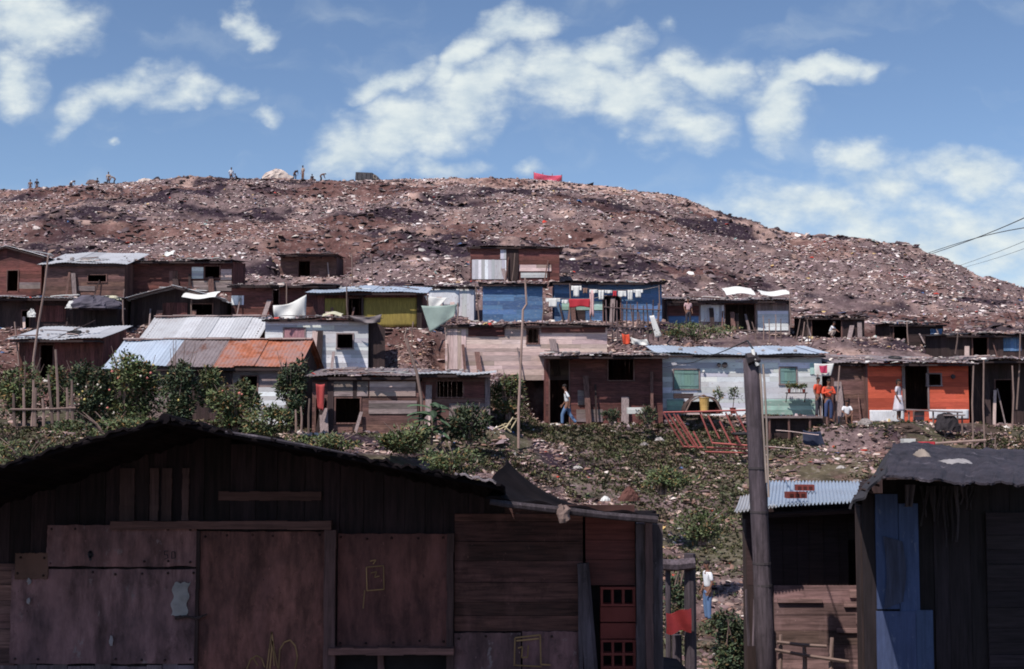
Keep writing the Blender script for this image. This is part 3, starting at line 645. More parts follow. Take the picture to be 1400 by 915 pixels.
    # panels
    for i, (a, b, c, e, mf, o) in enumerate(s['panels']):
        mb = MB(); x0, x1, z0, z1 = xl(s, a), xl(s, b), zl(s, e), zl(s, c); yy = -.035-.004*(i % 4)
        if o == 's':
            m = mf if not callable(mf) else mf('v')
            mb.sheet(lambda u, v: (x0+(x1-x0)*u, yy-.012*math.sin(u*9+i)*math.sin(v*4+.5), z0+(z1-z0)*v+.02*math.sin(u*8+i)*(v < .1)), 14, 8)
            mb.build('cloth_panel' if m is OLV else 'sheet_panel', m, root, solid=.012, smooth=True)
        else:
            narrow = (x1-x0) < .3 and o == 'v'
            boards(mb, x0, x1, z0, z1, yy-(.02 if narrow else 0), o, rg=rg, w=.16, holes=holes, tv=.4); mb.build('post' if narrow else 'patch_boards', mf(o) if callable(mf) else mf, root)
    # openings
    for (h, (a, b, c, e, k)) in zip(holes, s['holes']):
        x0, x1, z0, z1 = h; mb = MB(); t = .05; y0, y1 = -.055, .035
        mb.box(x0-t, x0, y0, y1, max(z0, -.05), z1+t, 1); mb.box(x1, x1+t, y0, y1, max(z0, -.05), z1+t, 1.1); mb.box(x0, x1, y0, y1, z1, z1+t, .9)
        if k != 'd': mb.box(x0-t-.02, x1+t+.02, y0-.02, y1, z0-t, z0, 1)
        fr = mb.build('door_frame' if k in ('d', 'pinkdoor') else 'window_frame', (WB if s['wall'] not in (WW, WO) else WG)('v'), root)
        if k == 'shutter':
            mb = MB(); boards(mb, x0+.01, x1-.01, z0+.01, z1-.01, -.02, 'v', w=.14, rg=rg, tv=.1); mb.box(x0+.04, x1-.04, -.045, -.032, z0+.1, z0+.16, .9); mb.box(x0+.04, x1-.04, -.045, -.032, z1-.16, z1-.1, .9)
            mb.build('shutter', TEAL, root)
        if k == 'pinkdoor':
            mb = MB(); boards(mb, x0+.01, x1-.01, z0, z1-.01, -.02, 'v', w=.2, rg=rg, tv=.08)
            dr = mb.build('door', surf('dusky_pink_paint', (.42, .22, .24), ori='v', grime=.3), root)
            q = MB(); q.ball((x1-.1, -.05, (z0+z1)/2), .025); q.build('handle', RUB, dr)
    return root
def hash_id(t): return sum(ord(c)*(31**i) for i, c in enumerate(t)) % 9973
for s in SH:
    if s['id'] == 'S': s['roof'] = ('gablex', 1.15, .4, [(0, .33, METB), (.33, .56, METG), (.56, 1, MRU)])
    build_shack(s)
SHD = {s['id']: s for s in SH}
def roof_point(s, u, v):      # world point on the front roof slope, u along x 0..1, v from eave 0 to top 1
    kind, rise, oh, rm = s['roof']; W = s['W']
    if kind == 'gabley': y = -oh+(s['dp']+oh)*v; x = -W/2+W*u; z = s['H']+rise*(1-abs(x)/(W/2+.3))
    else:
        yb = s['dp'] if kind == 'shed' else s['dp']/2; y = -oh+(yb+oh)*v; x = -W/2+W*u; z = s['H']+rise*v
    return Matrix.Translation(s['loc']) @ Matrix.Rotation(R(s['yaw']), 4, 'Z') @ Vector((x, y, z+.045))
# things lying on the roofs
rg = random.Random(77)
def stone(loc, sc, label, group, rg=rg):
    mb = MB(); mb.ball((0, 0, sc*.45), (sc, sc*.75, sc*.55), seg=7, rings=5, jit=.2, rg=rg, t=rg.uniform(.7, 1.4))
    o = mb.build('stone', STONE); o.location = loc; o.rotation_euler[2] = rg.random()*6; tag(o, label, 'stone', group); return o
def plank(loc, L, w, rz, tilt, label, group=None, m=None, rg=rg, name='loose_plank'):
    mb = MB(); mb.sheet(lambda u, v: ((u-.5)*L, (v-.5)*w, .02+.015*math.sin(u*5)), 8, 2, rg.uniform(.8, 1.3)); o = mb.build(name, m or WG('h'), solid=.025)
    o.location = loc; o.rotation_euler = (0, tilt, rz); tag(o, label, 'plank', group); return o
RJ = {'A': (3, 1), 'C': (2, 1), 'D': (4, 2), 'E': (12, 5), 'F': (5, 2), 'G': (3, 2), 'H': (6, 2), 'J': (5, 1), 'K': (3, 1), 'L': (4, 1), 'M': (6, 2), 'N': (6, 3), 'O': (5, 2), 'PP': (5, 2), 'Q': (6, 3), 'T': (3, 2), 'U': (5, 2), 'V': (5, 2), 'W': (8, 4), 'X': (3, 1), 'Y': (9, 5), 'Z': (3, 0), 'AA': (9, 4), 'AC': (2, 1), 'AB': (6, 3)}
ORD = ['leftmost', 'second', 'third', 'fourth', 'fifth', 'sixth', 'seventh', 'eighth', 'ninth', 'tenth', 'eleventh', 'twelfth', 'thirteenth', 'fourteenth', 'fifteenth', 'sixteenth', 'seventeenth', 'eighteenth', 'nineteenth', 'twentieth', 'last']
def ordl(i, what): return ('leftmost '+what) if i == 0 else ORD[i]+' '+what+' from the left'
for k, (ns, npk) in RJ.items():
    s = SHD[k]; ns = int(ns*1.5); npk = int(npk*1.8+.5)
    us = sorted(rg.uniform(.04, .96) for _ in range(ns)); up_ = sorted(rg.uniform(.06, .94) for _ in range(npk))
    for i in range(ns): stone(roof_point(s, us[i], rg.uniform(.03, .7)), rg.uniform(.05, .14), ordl(i, 'stone')+' on '+SN[k], 'stones on the roof of '+SN[k])
    for i in range(npk): plank(roof_point(s, up_[i], rg.uniform(.0, .5))+Vector((0, 0, .04)), rg.uniform(.4, 1.7), rg.uniform(.07, .22), rg.uniform(-.6, .6), rg.uniform(-.08, .08), ordl(i, 'scrap board')+' on '+SN[k], 'scrap boards on the roof of '+SN[k], m=rg.choice([WG('h'), WP('h'), WB('h'), CLW, METG]))

# ================================================================== FOREGROUND HOUSE (left)
def rootlocal(root): 
    inv = root.matrix_basis.inverted()
    return lambda px, py, d: inv @ P(px, py, d)
FD = 11.6
fh = empty('timber_house', (P(420, 900, FD).x, FD, FGZ)); tag(fh, 'big dark timber house with patched plywood front and low peaked roof in the near left', 'house')
L = rootlocal(fh)
VERGE = [(-330, 735), (-60, 652), (0, 637), (60, 618), (120, 600), (225, 573), (260, 578), (310, 590), (400, 607), (500, 626), (600, 646), (690, 664)]
vx = [p[0] for p in VERGE]; vy = [p[1] for p in VERGE]
RD = 9.9
def rect(a, b, c, e, dy, mb=None): # px rectangle on wall plane -> local coordinates
    p, q = L(a, e, FD), L(b, c, FD); return p.x, q.x, p.z, q.z
lx = lambda px: L(px, 700, FD).x
lz = lambda py: L(420, py, FD).z
def vergez(xloc):     # wall top under the roof
    px = 420+(xloc-lx(420))*F/FD
    return L(0, float(np.interp(700+(px-700)*1.0, vx, vy)), RD).z-.10
rg = random.Random(5)
openings = [(lx(463), lx(620), lz(990), lz(890)), (lx(797), lx(868), lz(990), lz(720))]
mb = MB(); boards(mb, lx(-160), lx(690), 0, 0, 0, 'v', w=.2, rg=rg, holes=openings, top=vergez, tv=.4); mb.build('wall', surf('eave_shade_boards', (.028, .015, .017), ori='v', var=.8, grime=.7, gcol=(.012, .009, .010)), fh)  # shade under the eave is put into the near-black board colour
mb = MB(); boards(mb, lx(622), lx(797), lz(862), lz(702), -.03, 'h', w=.165, rg=rg, tv=.5); boards(mb, lx(690), lx(868), lz(702), lz(690), .0, 'h', w=.1, rg=rg)
mb.build('plank_wall', surf('near_red_brown_boards', (.115, .05, .043), ori='h', var=.8, grime=.8, near=.9), fh)
mb = MB(); boards(mb, lx(800), lx(868), lz(800), lz(702), -.01, 'h', w=.2, rg=rg, tv=.3); mb.build('plank_wall', surf('near_red_paint', (.15, .045, .04), ori='h', grime=.7), fh)
mb = MB(); boards(mb, lx(-60), lx(28), .0, lz(770), -.03, 'h', w=.15, rg=rg, tv=.4); mb.build('plank_wall', WB('h'), fh)
mb = MB(); boards(mb, lx(-60), lx(272), 0, lz(908), -.035, 'v', w=.16, rg=rg, tv=.25); mb.build('plank_wall', surf('grey_lower_boards', (.18, .14, .15), ori='v', grime=.6, near=.8), fh)
def ply(a, b, c, e, dy, mat, name='plywood_sheet', tilt=0, t=1.0):
    x0, x1, z0, z1 = lx(a), lx(b), lz(e), lz(c); mb = MB()
    mb.sheet(lambda u, v: (x0+(x1-x0)*u+rg.uniform(-.004, .004)*(u in (0, 1)), -dy-.01*math.sin(u*3+a)*math.sin(v*2.6+.3)-tilt*v, z0+(z1-z0)*v+rg.uniform(-.006, .006)*(v in (0, 1))), 16, 12, t)
    w_, h_ = x1-x0, z1-z0
    for i in range(int(w_/.22)+1):
        for zz in (z0+.04, z1-.04):
            if rg.random() < .75: mb.ball((x0+.04+(w_-.08)*min(1, i/max(1, int(w_/.22)))+rg.uniform(-.02, .02), -dy-.012-tilt*((zz-z0)/h_), zz+rg.uniform(-.012, .012)), .0055, .25, seg=6, rings=4)
    return mb.build(name, mat, fh, solid=.014)
ply(70, 272, 717, 773, .075, PLY, t=(1.15, 1.1, 1.12)); ply(22, 272, 777, 906, .06, PLY, t=(1.15, 1.2, 1.3)); ply(28, 72, 755, 790, .085, surf('tan_board', (.16, .085, .065), ori='n', grime=.7))
ply(276, 446, 726, 990, .055, surf('streaked_plywood', (.19, .080, .066), ori='p', var=.85, grime=.8, gcol=(.045, .025, .028), peel=.05, pcol=(.24, .10, .08), near=1), 'door'); ply(464, 613, 729, 882, .06, PLYR)
ply(622, 712, 864, 990, .05, PLY, t=(.8, .8, .85)); ply(714, 797, 862, 990, .056, PLY, t=(1.0, .95, 1.05))
def beam(a, b, c, e, dy, th, mat, name, tint=1.0, taper=0):
    mb = MB(); x0, x1, z0, z1 = lx(a), lx(b), lz(e), lz(c); n = 10
    for k in range(n):
        u0, u1 = k/n, (k+1)/n
        if abs(x1-x0) > abs(z1-z0): mb.box(x0+(x1-x0)*u0, x0+(x1-x0)*u1, -dy-th, -dy, z0+rg.uniform(-.004, .004), z1+rg.uniform(-.004, .004), tint*rg.uniform(.92, 1.08))
        else: mb.box(x0+rg.uniform(-.004, .004), x1+rg.uniform(-.004, .004), -dy-th, -dy, z0+(z1-z0)*u0, z0+(z1-z0)*u1, tint*rg.uniform(.92, 1.08))
    return mb.build(name, mat, fh)
bm = surf('old_beam', (.15, .075, .065), ori='h', var=.5, grime=.5); bv = surf('old_post', (.13, .072, .068), ori='v', var=.5, grime=.5)
beam(158, 456, 711, 722, .09, .06, bm, 'rail'); beam(447, 462, 723, 985, .075, .07, bv, 'post'); beam(455, 622, 881, 890, .08, .12, bm, 'ledge', 1.5); beam(272, 277, 725, 990, .06, .03, bv, 'batten', .3)
for a, b_ in ((165, 185), (206, 218), (222, 236), (250, 259)): beam(a, b_, 640, 712, .02, .022, bv, 'batten', rg.uniform(.5, 1.0))
beam(300, 440, 672, 684, .02, .03, bm, 'rail', .7); beam(868, 904, 716, 990, -.02, .10, surf('split_corner_log', (.10, .075, .082), ori='v', var=.8, grime=.5, near=1), 'corner_post'); beam(880, 890, 712, 990, .085, .04, bv, 'corner_post', 1.1)
beam(612, 621, 728, 990, .05, .05, bv, 'post', .6); beam(518, 526, 892, 990, -.06, .05, bv, 'post', 1.2)
# leaning board and brick grille inside the doorway
mb = MB(); p0, p1 = L(814, 990, FD-.12), L(797, 770, FD-.08); mb.bar(p0, p1, .07, .06, n=4); mb.bar(p0+Vector((-.12, .02, 0)), p1+Vector((-.02, .02, -.05)), .03, .03, n=4); mb.build('leaning_post', POLEM, fh)
def grille(a, b, c, e, nx_, nz_):
    x0, x1, z0, z1 = lx(a), lx(b), lz(e), lz(c); mb = MB(); t = .022
    for i in range(nx_+1): x = x0+(x1-x0)*i/nx_; mb.box(x-t/2, x+t/2, -.02, .08, z0, z1, rg.uniform(.85, 1.15))
    for j in range(nz_+1): z = z0+(z1-z0)*j/nz_; mb.box(x0-.012, x1+.012, -.024, .084, z-t/2, z+t/2, rg.uniform(.85, 1.15))
    mb.build('brick_grille', BRK, fh)
grille(822, 866, 804, 827, 3, 1); grille(822, 866, 876, 912, 3, 2); grille(822, 866, 930, 975, 3, 2)
x0, x1 = lx(820), lx(868)
for (c, e) in ((830, 850), (852, 873), (914, 928), (977, 990)):
    mb = MB(); mb.box(x0, x1, -.01, .08, lz(e), lz(c), 1); mb.build('brick_course', BRK, fh)
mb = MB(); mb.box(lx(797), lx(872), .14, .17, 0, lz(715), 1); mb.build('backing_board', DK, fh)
mb = MB(); xs_l = list(np.linspace(lx(-160), lx(690), 30)); mb.prism([(x, vergez(x)-.01) for x in xs_l]+[(lx(690), 0), (lx(-160), 0)][:2], .05, .07); mb.prism([(lx(692), 0), (lx(692), lz(700)), (lx(868), lz(706)), (lx(868), 0)], .19, .21); mb.build('light_seal', DK, fh)  # unseen dark sheets added to stop light slits through the board gaps
# side / back walls
mb = MB(); boards(mb, .02, 3.6, 0, 1, 0, 'v', side=lx(904), top=lambda y: lz(722)-.05*y-.1, rg=rg); boards(mb, .02, 3.6, 0, 1, 0, 'v', side=lx(-160), top=lambda y: 1.7, rg=rg)
boards(mb, lx(-60), lx(904), 0, 1.9, 3.6, 'h', rg=rg); mb.build('wall', WD('v'), fh)
# roof: two slopes falling left and right, pitched slightly down to the rear
def roofsurf(pl, d0, d1, drop, mat, name, corr=False, thick=.02, ragf=.0):
    mb = MB(); xs_ = np.linspace(pl[0][0], pl[-1][0], 90); ys_ = np.interp(xs_, [p[0] for p in pl], [p[1] for p in pl])
    def fn(u, v):
        i = min(len(xs_)-1, int(round(u*(len(xs_)-1)))); p = L(xs_[i], ys_[i], d0); pw = P(xs_[i], ys_[i], d0)
        zt = pw.z*(d1/d0)-drop; z = pw.z+(zt-pw.z)*v
        rr = (math.sin(i*1.7)+math.sin(i*.53+2))*ragf
        return (p.x, (d0-FD)+(d1-d0)*v+rr*(1-v), z-FGZ+.012*math.sin(i*.9)+.01*math.sin(i*2.3+v*6))
    mb.sheet(fn, 89, 10); return mb.build(name, mat, fh, solid=thick)
roofsurf(VERGE[:6], RD, 15.4, .46, surf('near_roof_felt', (.010, .008, .010), ori='n', bump=.1, rough=1, spec=.05), 'roof', ragf=.02); roofsurf(VERGE[5:], RD, 15.4, .46, MATS['near_roof_felt'], 'roof', ragf=.02)
for (ia, ib) in ((0, 5), (5, 11)):
    mb = MB(); seg = VERGE[ia:ib+1]; mb.tube([L(a, b_+4, RD+.05) for a, b_ in seg], .022, n=8); mb.build('bargeboard', MATS['near_roof_felt'], fh)
mb = MB(); mb.tube([tuple(Vector(L(225, 573, RD))+Vector((0, -.01+k*.6, -k*.6*.075+.004))) for k in range(10)], .045, n=8); mb.build('ridge_cap', MATS['near_roof_felt'], fh)  # tube added over the ridge seam to keep a sun streak out
mb = MB(); mb.tube([L(a, b_-1, RD-.01) for a, b_ in ((308, 592), (360, 600), (420, 611), (490, 624))], [.012, .016, .014, .006], n=5); mb.build('lit_edge_strip', TARL, fh)  # paler strip stands in for the sunlit upper edge of the roof
mb = MB(); mb.sheet(lambda u, v: tuple(L(622+56*u, 650+12*u+2*math.sin(u*20), RD-.02+.2*v)+Vector((0, 0, .012+.01*v))), 12, 3); mb.build('roof_sheeting', METG, fh, solid=.01)
# lower roof of the right part
def quad_roof(mb, A, B, Cc, D_, nu=24, nv=8, f=None, LL=L):
    a, b_, c, d_ = [Vector(LL(*q)) for q in (A, B, Cc, D_)]
    def fn(u, v):
        p = (a*(1-u)+b_*u)*(1-v)+(d_*(1-u)+c*u)*v
        return tuple(p+Vector(f(u, v) if f else (0, 0, 0)))
    return mb.sheet(fn, nu, nv)
mb = MB(); quad_roof(mb, (664, 681, 10.3), (898, 706, 10.2), (893, 699, 13.4), (690, 628, 12.0), 40, 16, lambda u, v: (.03*math.sin(v*9), 0, -.22*math.sin(math.pi*u**.75)*v**.7+.015*math.sin(u*25)*(1-v))); mb.build('roof', MATS['near_roof_felt'], fh, solid=.02)
mb = MB(); mb.tube([L(670, 686, 10.13), L(688, 689, 10.13), L(760, 697, 10.14), L(830, 705, 10.16), L(899, 711, 10.18)], [.024, .028, .032, .03, .032], n=7, t=.55); mb.build('eave_log', POLEM, fh)
mb = MB(); mb.ball(L(770, 703, 10.09), (.06, .05, .07), jit=.25); mb.tube([L(765, 690, 10.08), L(776, 712, 10.07)], .018); mb.build('rope_knot', STK, fh)
# scrap tin plate, nail hook and marks on the boards
mb = MB(); x0, x1, z0, z1 = lx(241), lx(262), lz(840), lz(795)
mb.sheet(lambda u, v: (x0+(x1-x0)*u+.02*v-.01+.012*math.sin(v*14), -.075-.012*math.sin(u*3.1), z0+(z1-z0)*v+.008*math.sin(u*13)), 8, 14); mb.build('tin_plate', surf('pale_tin', (.46, .43, .42), ori='n', grime=.6, var=.6), fh, solid=.006)
mb = MB(); mb.tube([L(240, 845, FD-.09), L(256, 843, FD-.10), L(268, 846, FD-.10), L(283, 840, FD-.10)], [.02, .012, .016, .008]); mb.build('hook', WD('v'), fh)
def strokes(lines, dy, wd, mat, name):
    mb = MB()
    for ln in lines:
        for (a, b_), (c, e) in zip(ln[:-1], ln[1:]):
            p, q = Vector((lx(a), 0, lz(b_))), Vector((lx(c), 0, lz(e))); d_ = (q-p); n_ = Vector((-d_.z, 0, d_.x)).normalized()*wd/2; off = Vector((0, -dy, 0))
            mb.add([p-n_+off, q-n_+off, q+n_+off, p+n_+off], [(0, 1, 2, 3)], rg.uniform(.6, 1.2))
    return mb.build(name, mat, fh, solid=.002)
strokes([[(503, 774), (526, 772), (527, 804), (504, 806), (503, 774)], [(509, 782), (517, 780), (514, 788), (521, 786)], [(508, 766), (516, 764), (512, 770)], [(501, 805), (499, 830)]], .088, .010, CHALK, 'chalk_drawing')
strokes([[(370, 912), (373, 885), (376, 862), (379, 885), (385, 912)], [(374, 912), (377, 874), (380, 908)], [(343, 912), (348, 899), (356, 894), (363, 898), (367, 910)], [(352, 898), (358, 908)], [(386, 912), (387, 886), (393, 876), (401, 873), (408, 881), (411, 896), (408, 912)]], .082, .012, CHALK, 'scrawled_graffiti')
strokes([[(704, 870), (738, 866)], [(704, 870), (703, 908)], [(738, 866), (739, 906), (752, 907)], [(703, 907), (740, 909)], [(708, 884), (714, 882), (713, 897), (721, 896), (722, 880)], [(706, 874), (736, 871)]], .084, .013, CHALK, 'painted_box_mark')
strokes([[(235, 752), (230, 752), (230, 757), (234, 757), (235, 761), (230, 763)], [(240, 753), (244, 753), (245, 761), (240, 762), (240, 753)]], .101, .007, TAR, 'stencilled_number')
strokes([[(127, 755), (130, 752), (133, 758), (129, 761), (127, 755)], [(130, 752), (130, 765)]], .101, .02, TAR, 'knot_stain')
mb = MB(); mb.ball(L(40, 795, FD-.09), (.02, .012, .03), jit=.35); mb.build('peeled_scrap', surf('grey_scrap', (.36, .33, .34), ori='n', grime=.7), fh); mb = MB(); mb.ball(L(39, 822, FD-.09), (.02, .012, .03), jit=.35); mb.build('peeled_scrap', MATS['grey_scrap'], fh)
mb = MB(); mb.ball(L(152, 876, FD-.085), (.018, .008, .045), jit=.3); mb.build('peeled_scrap', MATS['grey_scrap'], fh)

# ================================================================== FOREGROUND RIGHT: shed and blue shack
SD = 15.4
sh = empty('lean_to_shed', (P(1105, 900, SD).x, SD, -3.75)); tag(sh, 'dark plank shed under a short corrugated metal roof behind the thick pole', 'shed')
L2 = rootlocal(sh); a2 = lambda px: L2(px, 700, SD).x; c2 = lambda py: L2(1105, py, SD).z
rg = random.Random(9)
mb = MB(); boards(mb, a2(1020), a2(1192), c2(800), c2(702), 0, 'v', rg=rg, holes=[(a2(1160), a2(1190), c2(806), c2(738))], w=.15); mb.build('wall', surf('black_brown_boards', (.05, .03, .03)), sh)
mb = MB(); boards(mb, a2(1056), a2(1192), 0, c2(800), -.02, 'h', rg=rg, w=.15, tv=.45, drop=.03); mb.build('plank_wall', surf('near_plank_wall', (.25, .155, .145), ori='h', var=.6, grime=.5, near=.8), sh)
mb = MB(); boards(mb, a2(1020), a2(1058), 0, c2(800), .0, 'v', rg=rg, w=.15, tv=.3); mb.build('wall', WD('v'), sh)
mb = MB()
for (xa, xb, ya, yb) in ((1158, 1191, 806, 816), (1150, 1190, 822, 829), (1166, 1192, 838, 852), (1140, 1188, 858, 864), (1168, 1191, 868, 880), (1060, 1120, 818, 823)): mb.box(a2(xa), a2(xb), -.075, -.04, c2(yb), c2(ya), rg.uniform(.8, 1.5))
mb.build('patch_boards', MATS['near_plank_wall'], sh)
for px_ in (1020, 1192):
    mb = MB(); boards(mb, .02, 2.2, 0, 1, 0, 'v', side=a2(px_), skew=(px_-700)/F*1.03, top=lambda y: c2(700)+.02*y, rg=rg); mb.build('wall', WD('v'), sh)
mb = MB(); boards(mb, a2(1020)+.45, a2(1192)+.6, 0, c2(700), 2.25, 'v', rg=rg); mb.build('wall', WD('v'), sh)
for (A, B, Cc, D_, m, rid) in (((1004, 700, 14.75), (1062, 692, 14.75), (1058, 668, 17.4), (1012, 680, 17.4), MET, 0), ((1040, 696, 14.8), (1196, 688, 14.75), (1185, 662, 17.6), (1046, 661, 17.6), METB, 1)):
    mb = MB(); n = 150 if rid else 60
    quad_roof(mb, A, B, Cc, D_, n, 8, lambda u, v: (0, 0, .018*math.sin(u*n/5*2*math.pi)+(.03 if rid else 0)-.02*math.sin(v*3)), L2); mb.build('roof_sheeting', m, sh, solid=.008)
mb = MB(); mb.tube([L2(1015, 706, 14.95), L2(1190, 697, 14.95)], .035, n=4); mb.build('eave_beam', WD('h'), sh)
def brick(loc, rz, label, group): 
    mb = MB(); mb.box(-.12, .12, -.06, .06, 0, .075, 1)
    for i in (-1, 0, 1): mb.box(i*.07-.022, i*.07+.022, -.066, -.06, .02, .055, .3)
    o = mb.build('brick', BRK); o.location = loc; o.rotation_euler[2] = rz; tag(o, label, 'brick', group)
brick(P(1088, 688, 14.9)+Vector((0, 0, .06)), .1, 'red brick near the front edge of the corrugated shed roof', None); brick(P(1100, 676, 16.2)+Vector((0, 0, .05)), -.1, 'red brick higher up the corrugated shed roof', None)
# blue shack
BD = 12.3
bs = empty('shack', (P(1300, 900, BD).x, BD, -3.1)); tag(bs, 'near dark shack with blue painted door boards under a ragged felt roof at lower right', 'shack')
L3 = rootlocal(bs); a3 = lambda px: L3(px, 700, BD).x; c3 = lambda py: L3(1300, py, BD).z
def top3(x): return c3(float(np.interp(x, [a3(1175), a3(1215), a3(1450)], [690, 655, 662])))
mb = MB(); boards(mb, a3(1178), a3(1450), 0, 1, 0, 'v', rg=rg, top=top3, w=.17, tv=.4); mb.build('wall', surf('near_black_boards', (.019, .014, .017), ori='v', var=.7), bs)
BLN = surf('near_blue_paint', (.062, .088, .18), ori='v', var=.28, grime=.45, gcol=(.05, .07, .14), peel=.1, pcol=(.14, .16, .24), near=.5)
mb = MB(); boards(mb, a3(1195), a3(1226), c3(832), c3(676), -.03, 'v', w=.2, rg=rg, tv=.06); boards(mb, a3(1226), a3(1253), c3(838), c3(690), -.034, 'v', w=.22, rg=rg, tv=.06); mb.build('door', BLN, bs)
mb = MB(); boards(mb, a3(1193), a3(1270), 0, c3(835), -.045, 'v', w=.3, rg=rg, tv=.05); mb.build('door_panel', BLN, bs)
mb = MB(); mb.sheet(lambda u, v: (a3(1203+2*u+u*24+5*math.sin(v*3)), -.062-.01*math.sin(u*9), c3(832-100*v+18*u*(v-.6))), 8, 10); mb.build('worn_patch', surf('bare_blackened_board', (.06, .07, .12), ori='v', var=.5), bs, solid=.006)
mb = MB(); boards(mb, a3(1345), a3(1450), 0, c3(700), -.04, 'h', w=.16, rg=rg, tv=.4); mb.build('plank_wall', surf('near_black_planks', (.026, .018, .022), ori='h', var=.7), bs)
for k in range(13):
    q0 = 1258+k*5.4+rg.uniform(-2, 2); q1 = q0+rg.uniform(2.5, 7); ln_ = rg.uniform(25, 62)+45*(5 <= k <= 9)*rg.random(); mb = MB(); ph = rg.random()*6
    mb.sheet(lambda u, v: (a3(q0+(q1-q0)*u*(1-.7*v)+2*math.sin(v*5+ph)), -.07-.015*math.sin(u*5+ph+v*3)-.006*(k % 3), c3(664+ln_*v)), 4, 10, rg.uniform(.5, 1.3)); mb.build('torn_strip', surf('dark_drape', (.075, .062, .072), ori='v', var=.7, grime=.7), bs, solid=.008)
mb = MB(); mb.sheet(lambda u, v: (a3(1234+13*u*(1-.4*v)), -.10-.02*math.sin(u*9), c3(662+30*v)), 10, 8); mb.build('torn_strip', surf('grey_rag', (.13, .11, .13), ori='n'), bs, solid=.01)
mb = MB(); boards(mb, .02, 3.4, 0, 1, 0, 'v', side=a3(1178), skew=.30, top=lambda y: c3(694)+.03*y, rg=rg); boards(mb, .02, 3.4, 0, 1, 0, 'v', side=a3(1450), top=lambda y: c3(665)+.1*y, rg=rg); boards(mb, a3(1178)+1.05, a3(1450), 0, c3(672), 3.4, 'v', rg=rg); mb.build('wall', WD('v'), bs)
rg = random.Random(31); NP = [rg.random() for _ in range(400)]
def felt(u, v):
    s_ = .05*(float(fbm(np.array([u*7+3]), np.array([v*4.]), 4, 2)[0])-.5)+.06*(float(fbm(np.array([u*26+3]), np.array([v*9.]), 3, 4)[0])-.5)
    e = .3*(float(fbm(np.array([u*16.]), np.array([3.3]), 4, 1)[0])-.5)*(1-v)**3
    return (0, e, s_-.04*(1-v)**6)
mb = MB(); quad_roof(mb, (1208, 645, 10.75), (1460, 662, 10.7), (1460, 622, 15.6), (1222, 606, 15.2), 120, 24, felt, L3); mb.build('roof', TARL, bs, solid=.02)
mb = MB(); quad_roof(mb, (1162, 696, 10.9), (1212, 647, 10.75), (1226, 606, 15.2), (1176, 676, 15.2), 24, 12, lambda u, v: (0, .05*math.sin(u*15)*(1-v), .02*math.sin(u*11)+.02*math.sin(v*9)), L3); mb.build('roof', TAR, bs, solid=.02)
mb = MB()
for k in range(5):
    q = 1184+k*9; mb.bar(L3(q, 682-k*9, 11.4), L3(q-16, 678-k*9, 11.35), .012, n=4)
mb.build('batten_ends', WD('h'), bs)
def rag(px, py, d, sx, sy, sz_, mat, label, cat, name='rag', seed=1):
    r_ = random.Random(seed); mb = MB(); mb.sheet(lambda u, v: ((u-.5)*sx*(1+.2*math.sin(v*6+seed)), (v-.5)*sy*(1+.2*math.sin(u*5)), sz_*(math.sin(math.pi*u)*math.sin(math.pi*v))**.6*(.7+.3*math.sin(u*9+v*7+seed))+.01), 14, 10)
    o = mb.build(name, mat, solid=.01, smooth=True); o.location = P(px, py, d); tag(o, label, cat); return o
rag(1262, 634, 13.0, .22, .3, .16, surf('tan_sack', (.34, .28, .24), ori='n'), 'tan sack lump lying on the dark felt roof', 'sack', 'sack', 2)
rag(1306, 640, 12.6, .42, .5, .10, surf('pale_rag', (.34, .32, .33), ori='n'), 'crumpled pale cloth spread over the dark felt roof', 'cloth', 'crumpled_cloth', 3)

# ================================================================== POLES, CABLES
def pole(pts, r0, r1, d, label, name='crooked_pole', cat='pole', m=None, group=None, t=1.0):
    q = [P(a, b_, d) if not isinstance(b_, tuple) else None for a, b_ in pts]
    base = q[-1]; mb = MB(); n = len(q); mb.tube([p-base for p in q], [r0+(r1-r0)*i/(n-1) for i in range(n)], t, n=7)
    o = mb.build(name, m or STK, smooth=False); o.location = base; tag(o, label, cat, group); return o
up = empty('utility_pole', P(1050, 990, 13.5)); tag(up, 'thick weathered wooden utility pole rising in front of the white house', 'pole'); L4 = rootlocal(up)
mb = MB(); pp = [(1026, 490), (1029, 530), (1033, 600), (1037, 680), (1041, 760), (1045, 850), (1051, 1000)]; mb.tube([L4(a, b_, 13.5) for a, b_ in pp], [.082, .090, .090, .097, .095, .103, .106], n=14); mb.build('shaft', POLEM, up, smooth=True)
mb = MB(); mb.tube([L4(1021, 491, 13.42), L4(1031, 489, 13.42), L4(1031, 494, 13.42)], .07, n=7); mb.ball(L4(1034, 493, 13.4), (.05, .05, .04)); mb.build('bracket', surf('dark_iron', (.06, .05, .055), ori='n'), up)
mb = MB(); mb.tube([L4(1029, 478, 13.4), L4(1031, 488, 13.38), L4(1036, 500, 13.38)], [.02, .024, .02], n=7); mb.build('insulator', CLW, up)
for i, (a, b_) in enumerate(((1040, 1048), (1045, 1051))):
    mb = MB(); mb.tube([L4(a-2, 498, 13.42), L4(a, 520, 13.42), L4(a+3, 575, 13.42), L4(b_, 660+i*20, 13.42)], .012, n=5); mb.build('conduit', surf('tan_conduit', (.40, .32, .28), ori='n'), up)
for zz in (640, 700, 770, 800):
    c_ = L4(1033+(zz-600)*.051, zz, 13.5); mb = MB(); mb.tube([c_+Vector((0, 0, .012)), c_-Vector((0, 0, .012))], .101, n=14); mb.build('band', surf('dark_iron', (.06, .05, .055)), up)
def cable(pts, r, label, t=1.0, mat=None):
    mb = MB(); q = [P(*p) for p in pts]; b0 = q[0]; mb.tube([p-b0 for p in q], r, n=5); o = mb.build('overhead_cable', mat or RUB); o.location = b0; tag(o, label, 'cable'); return o
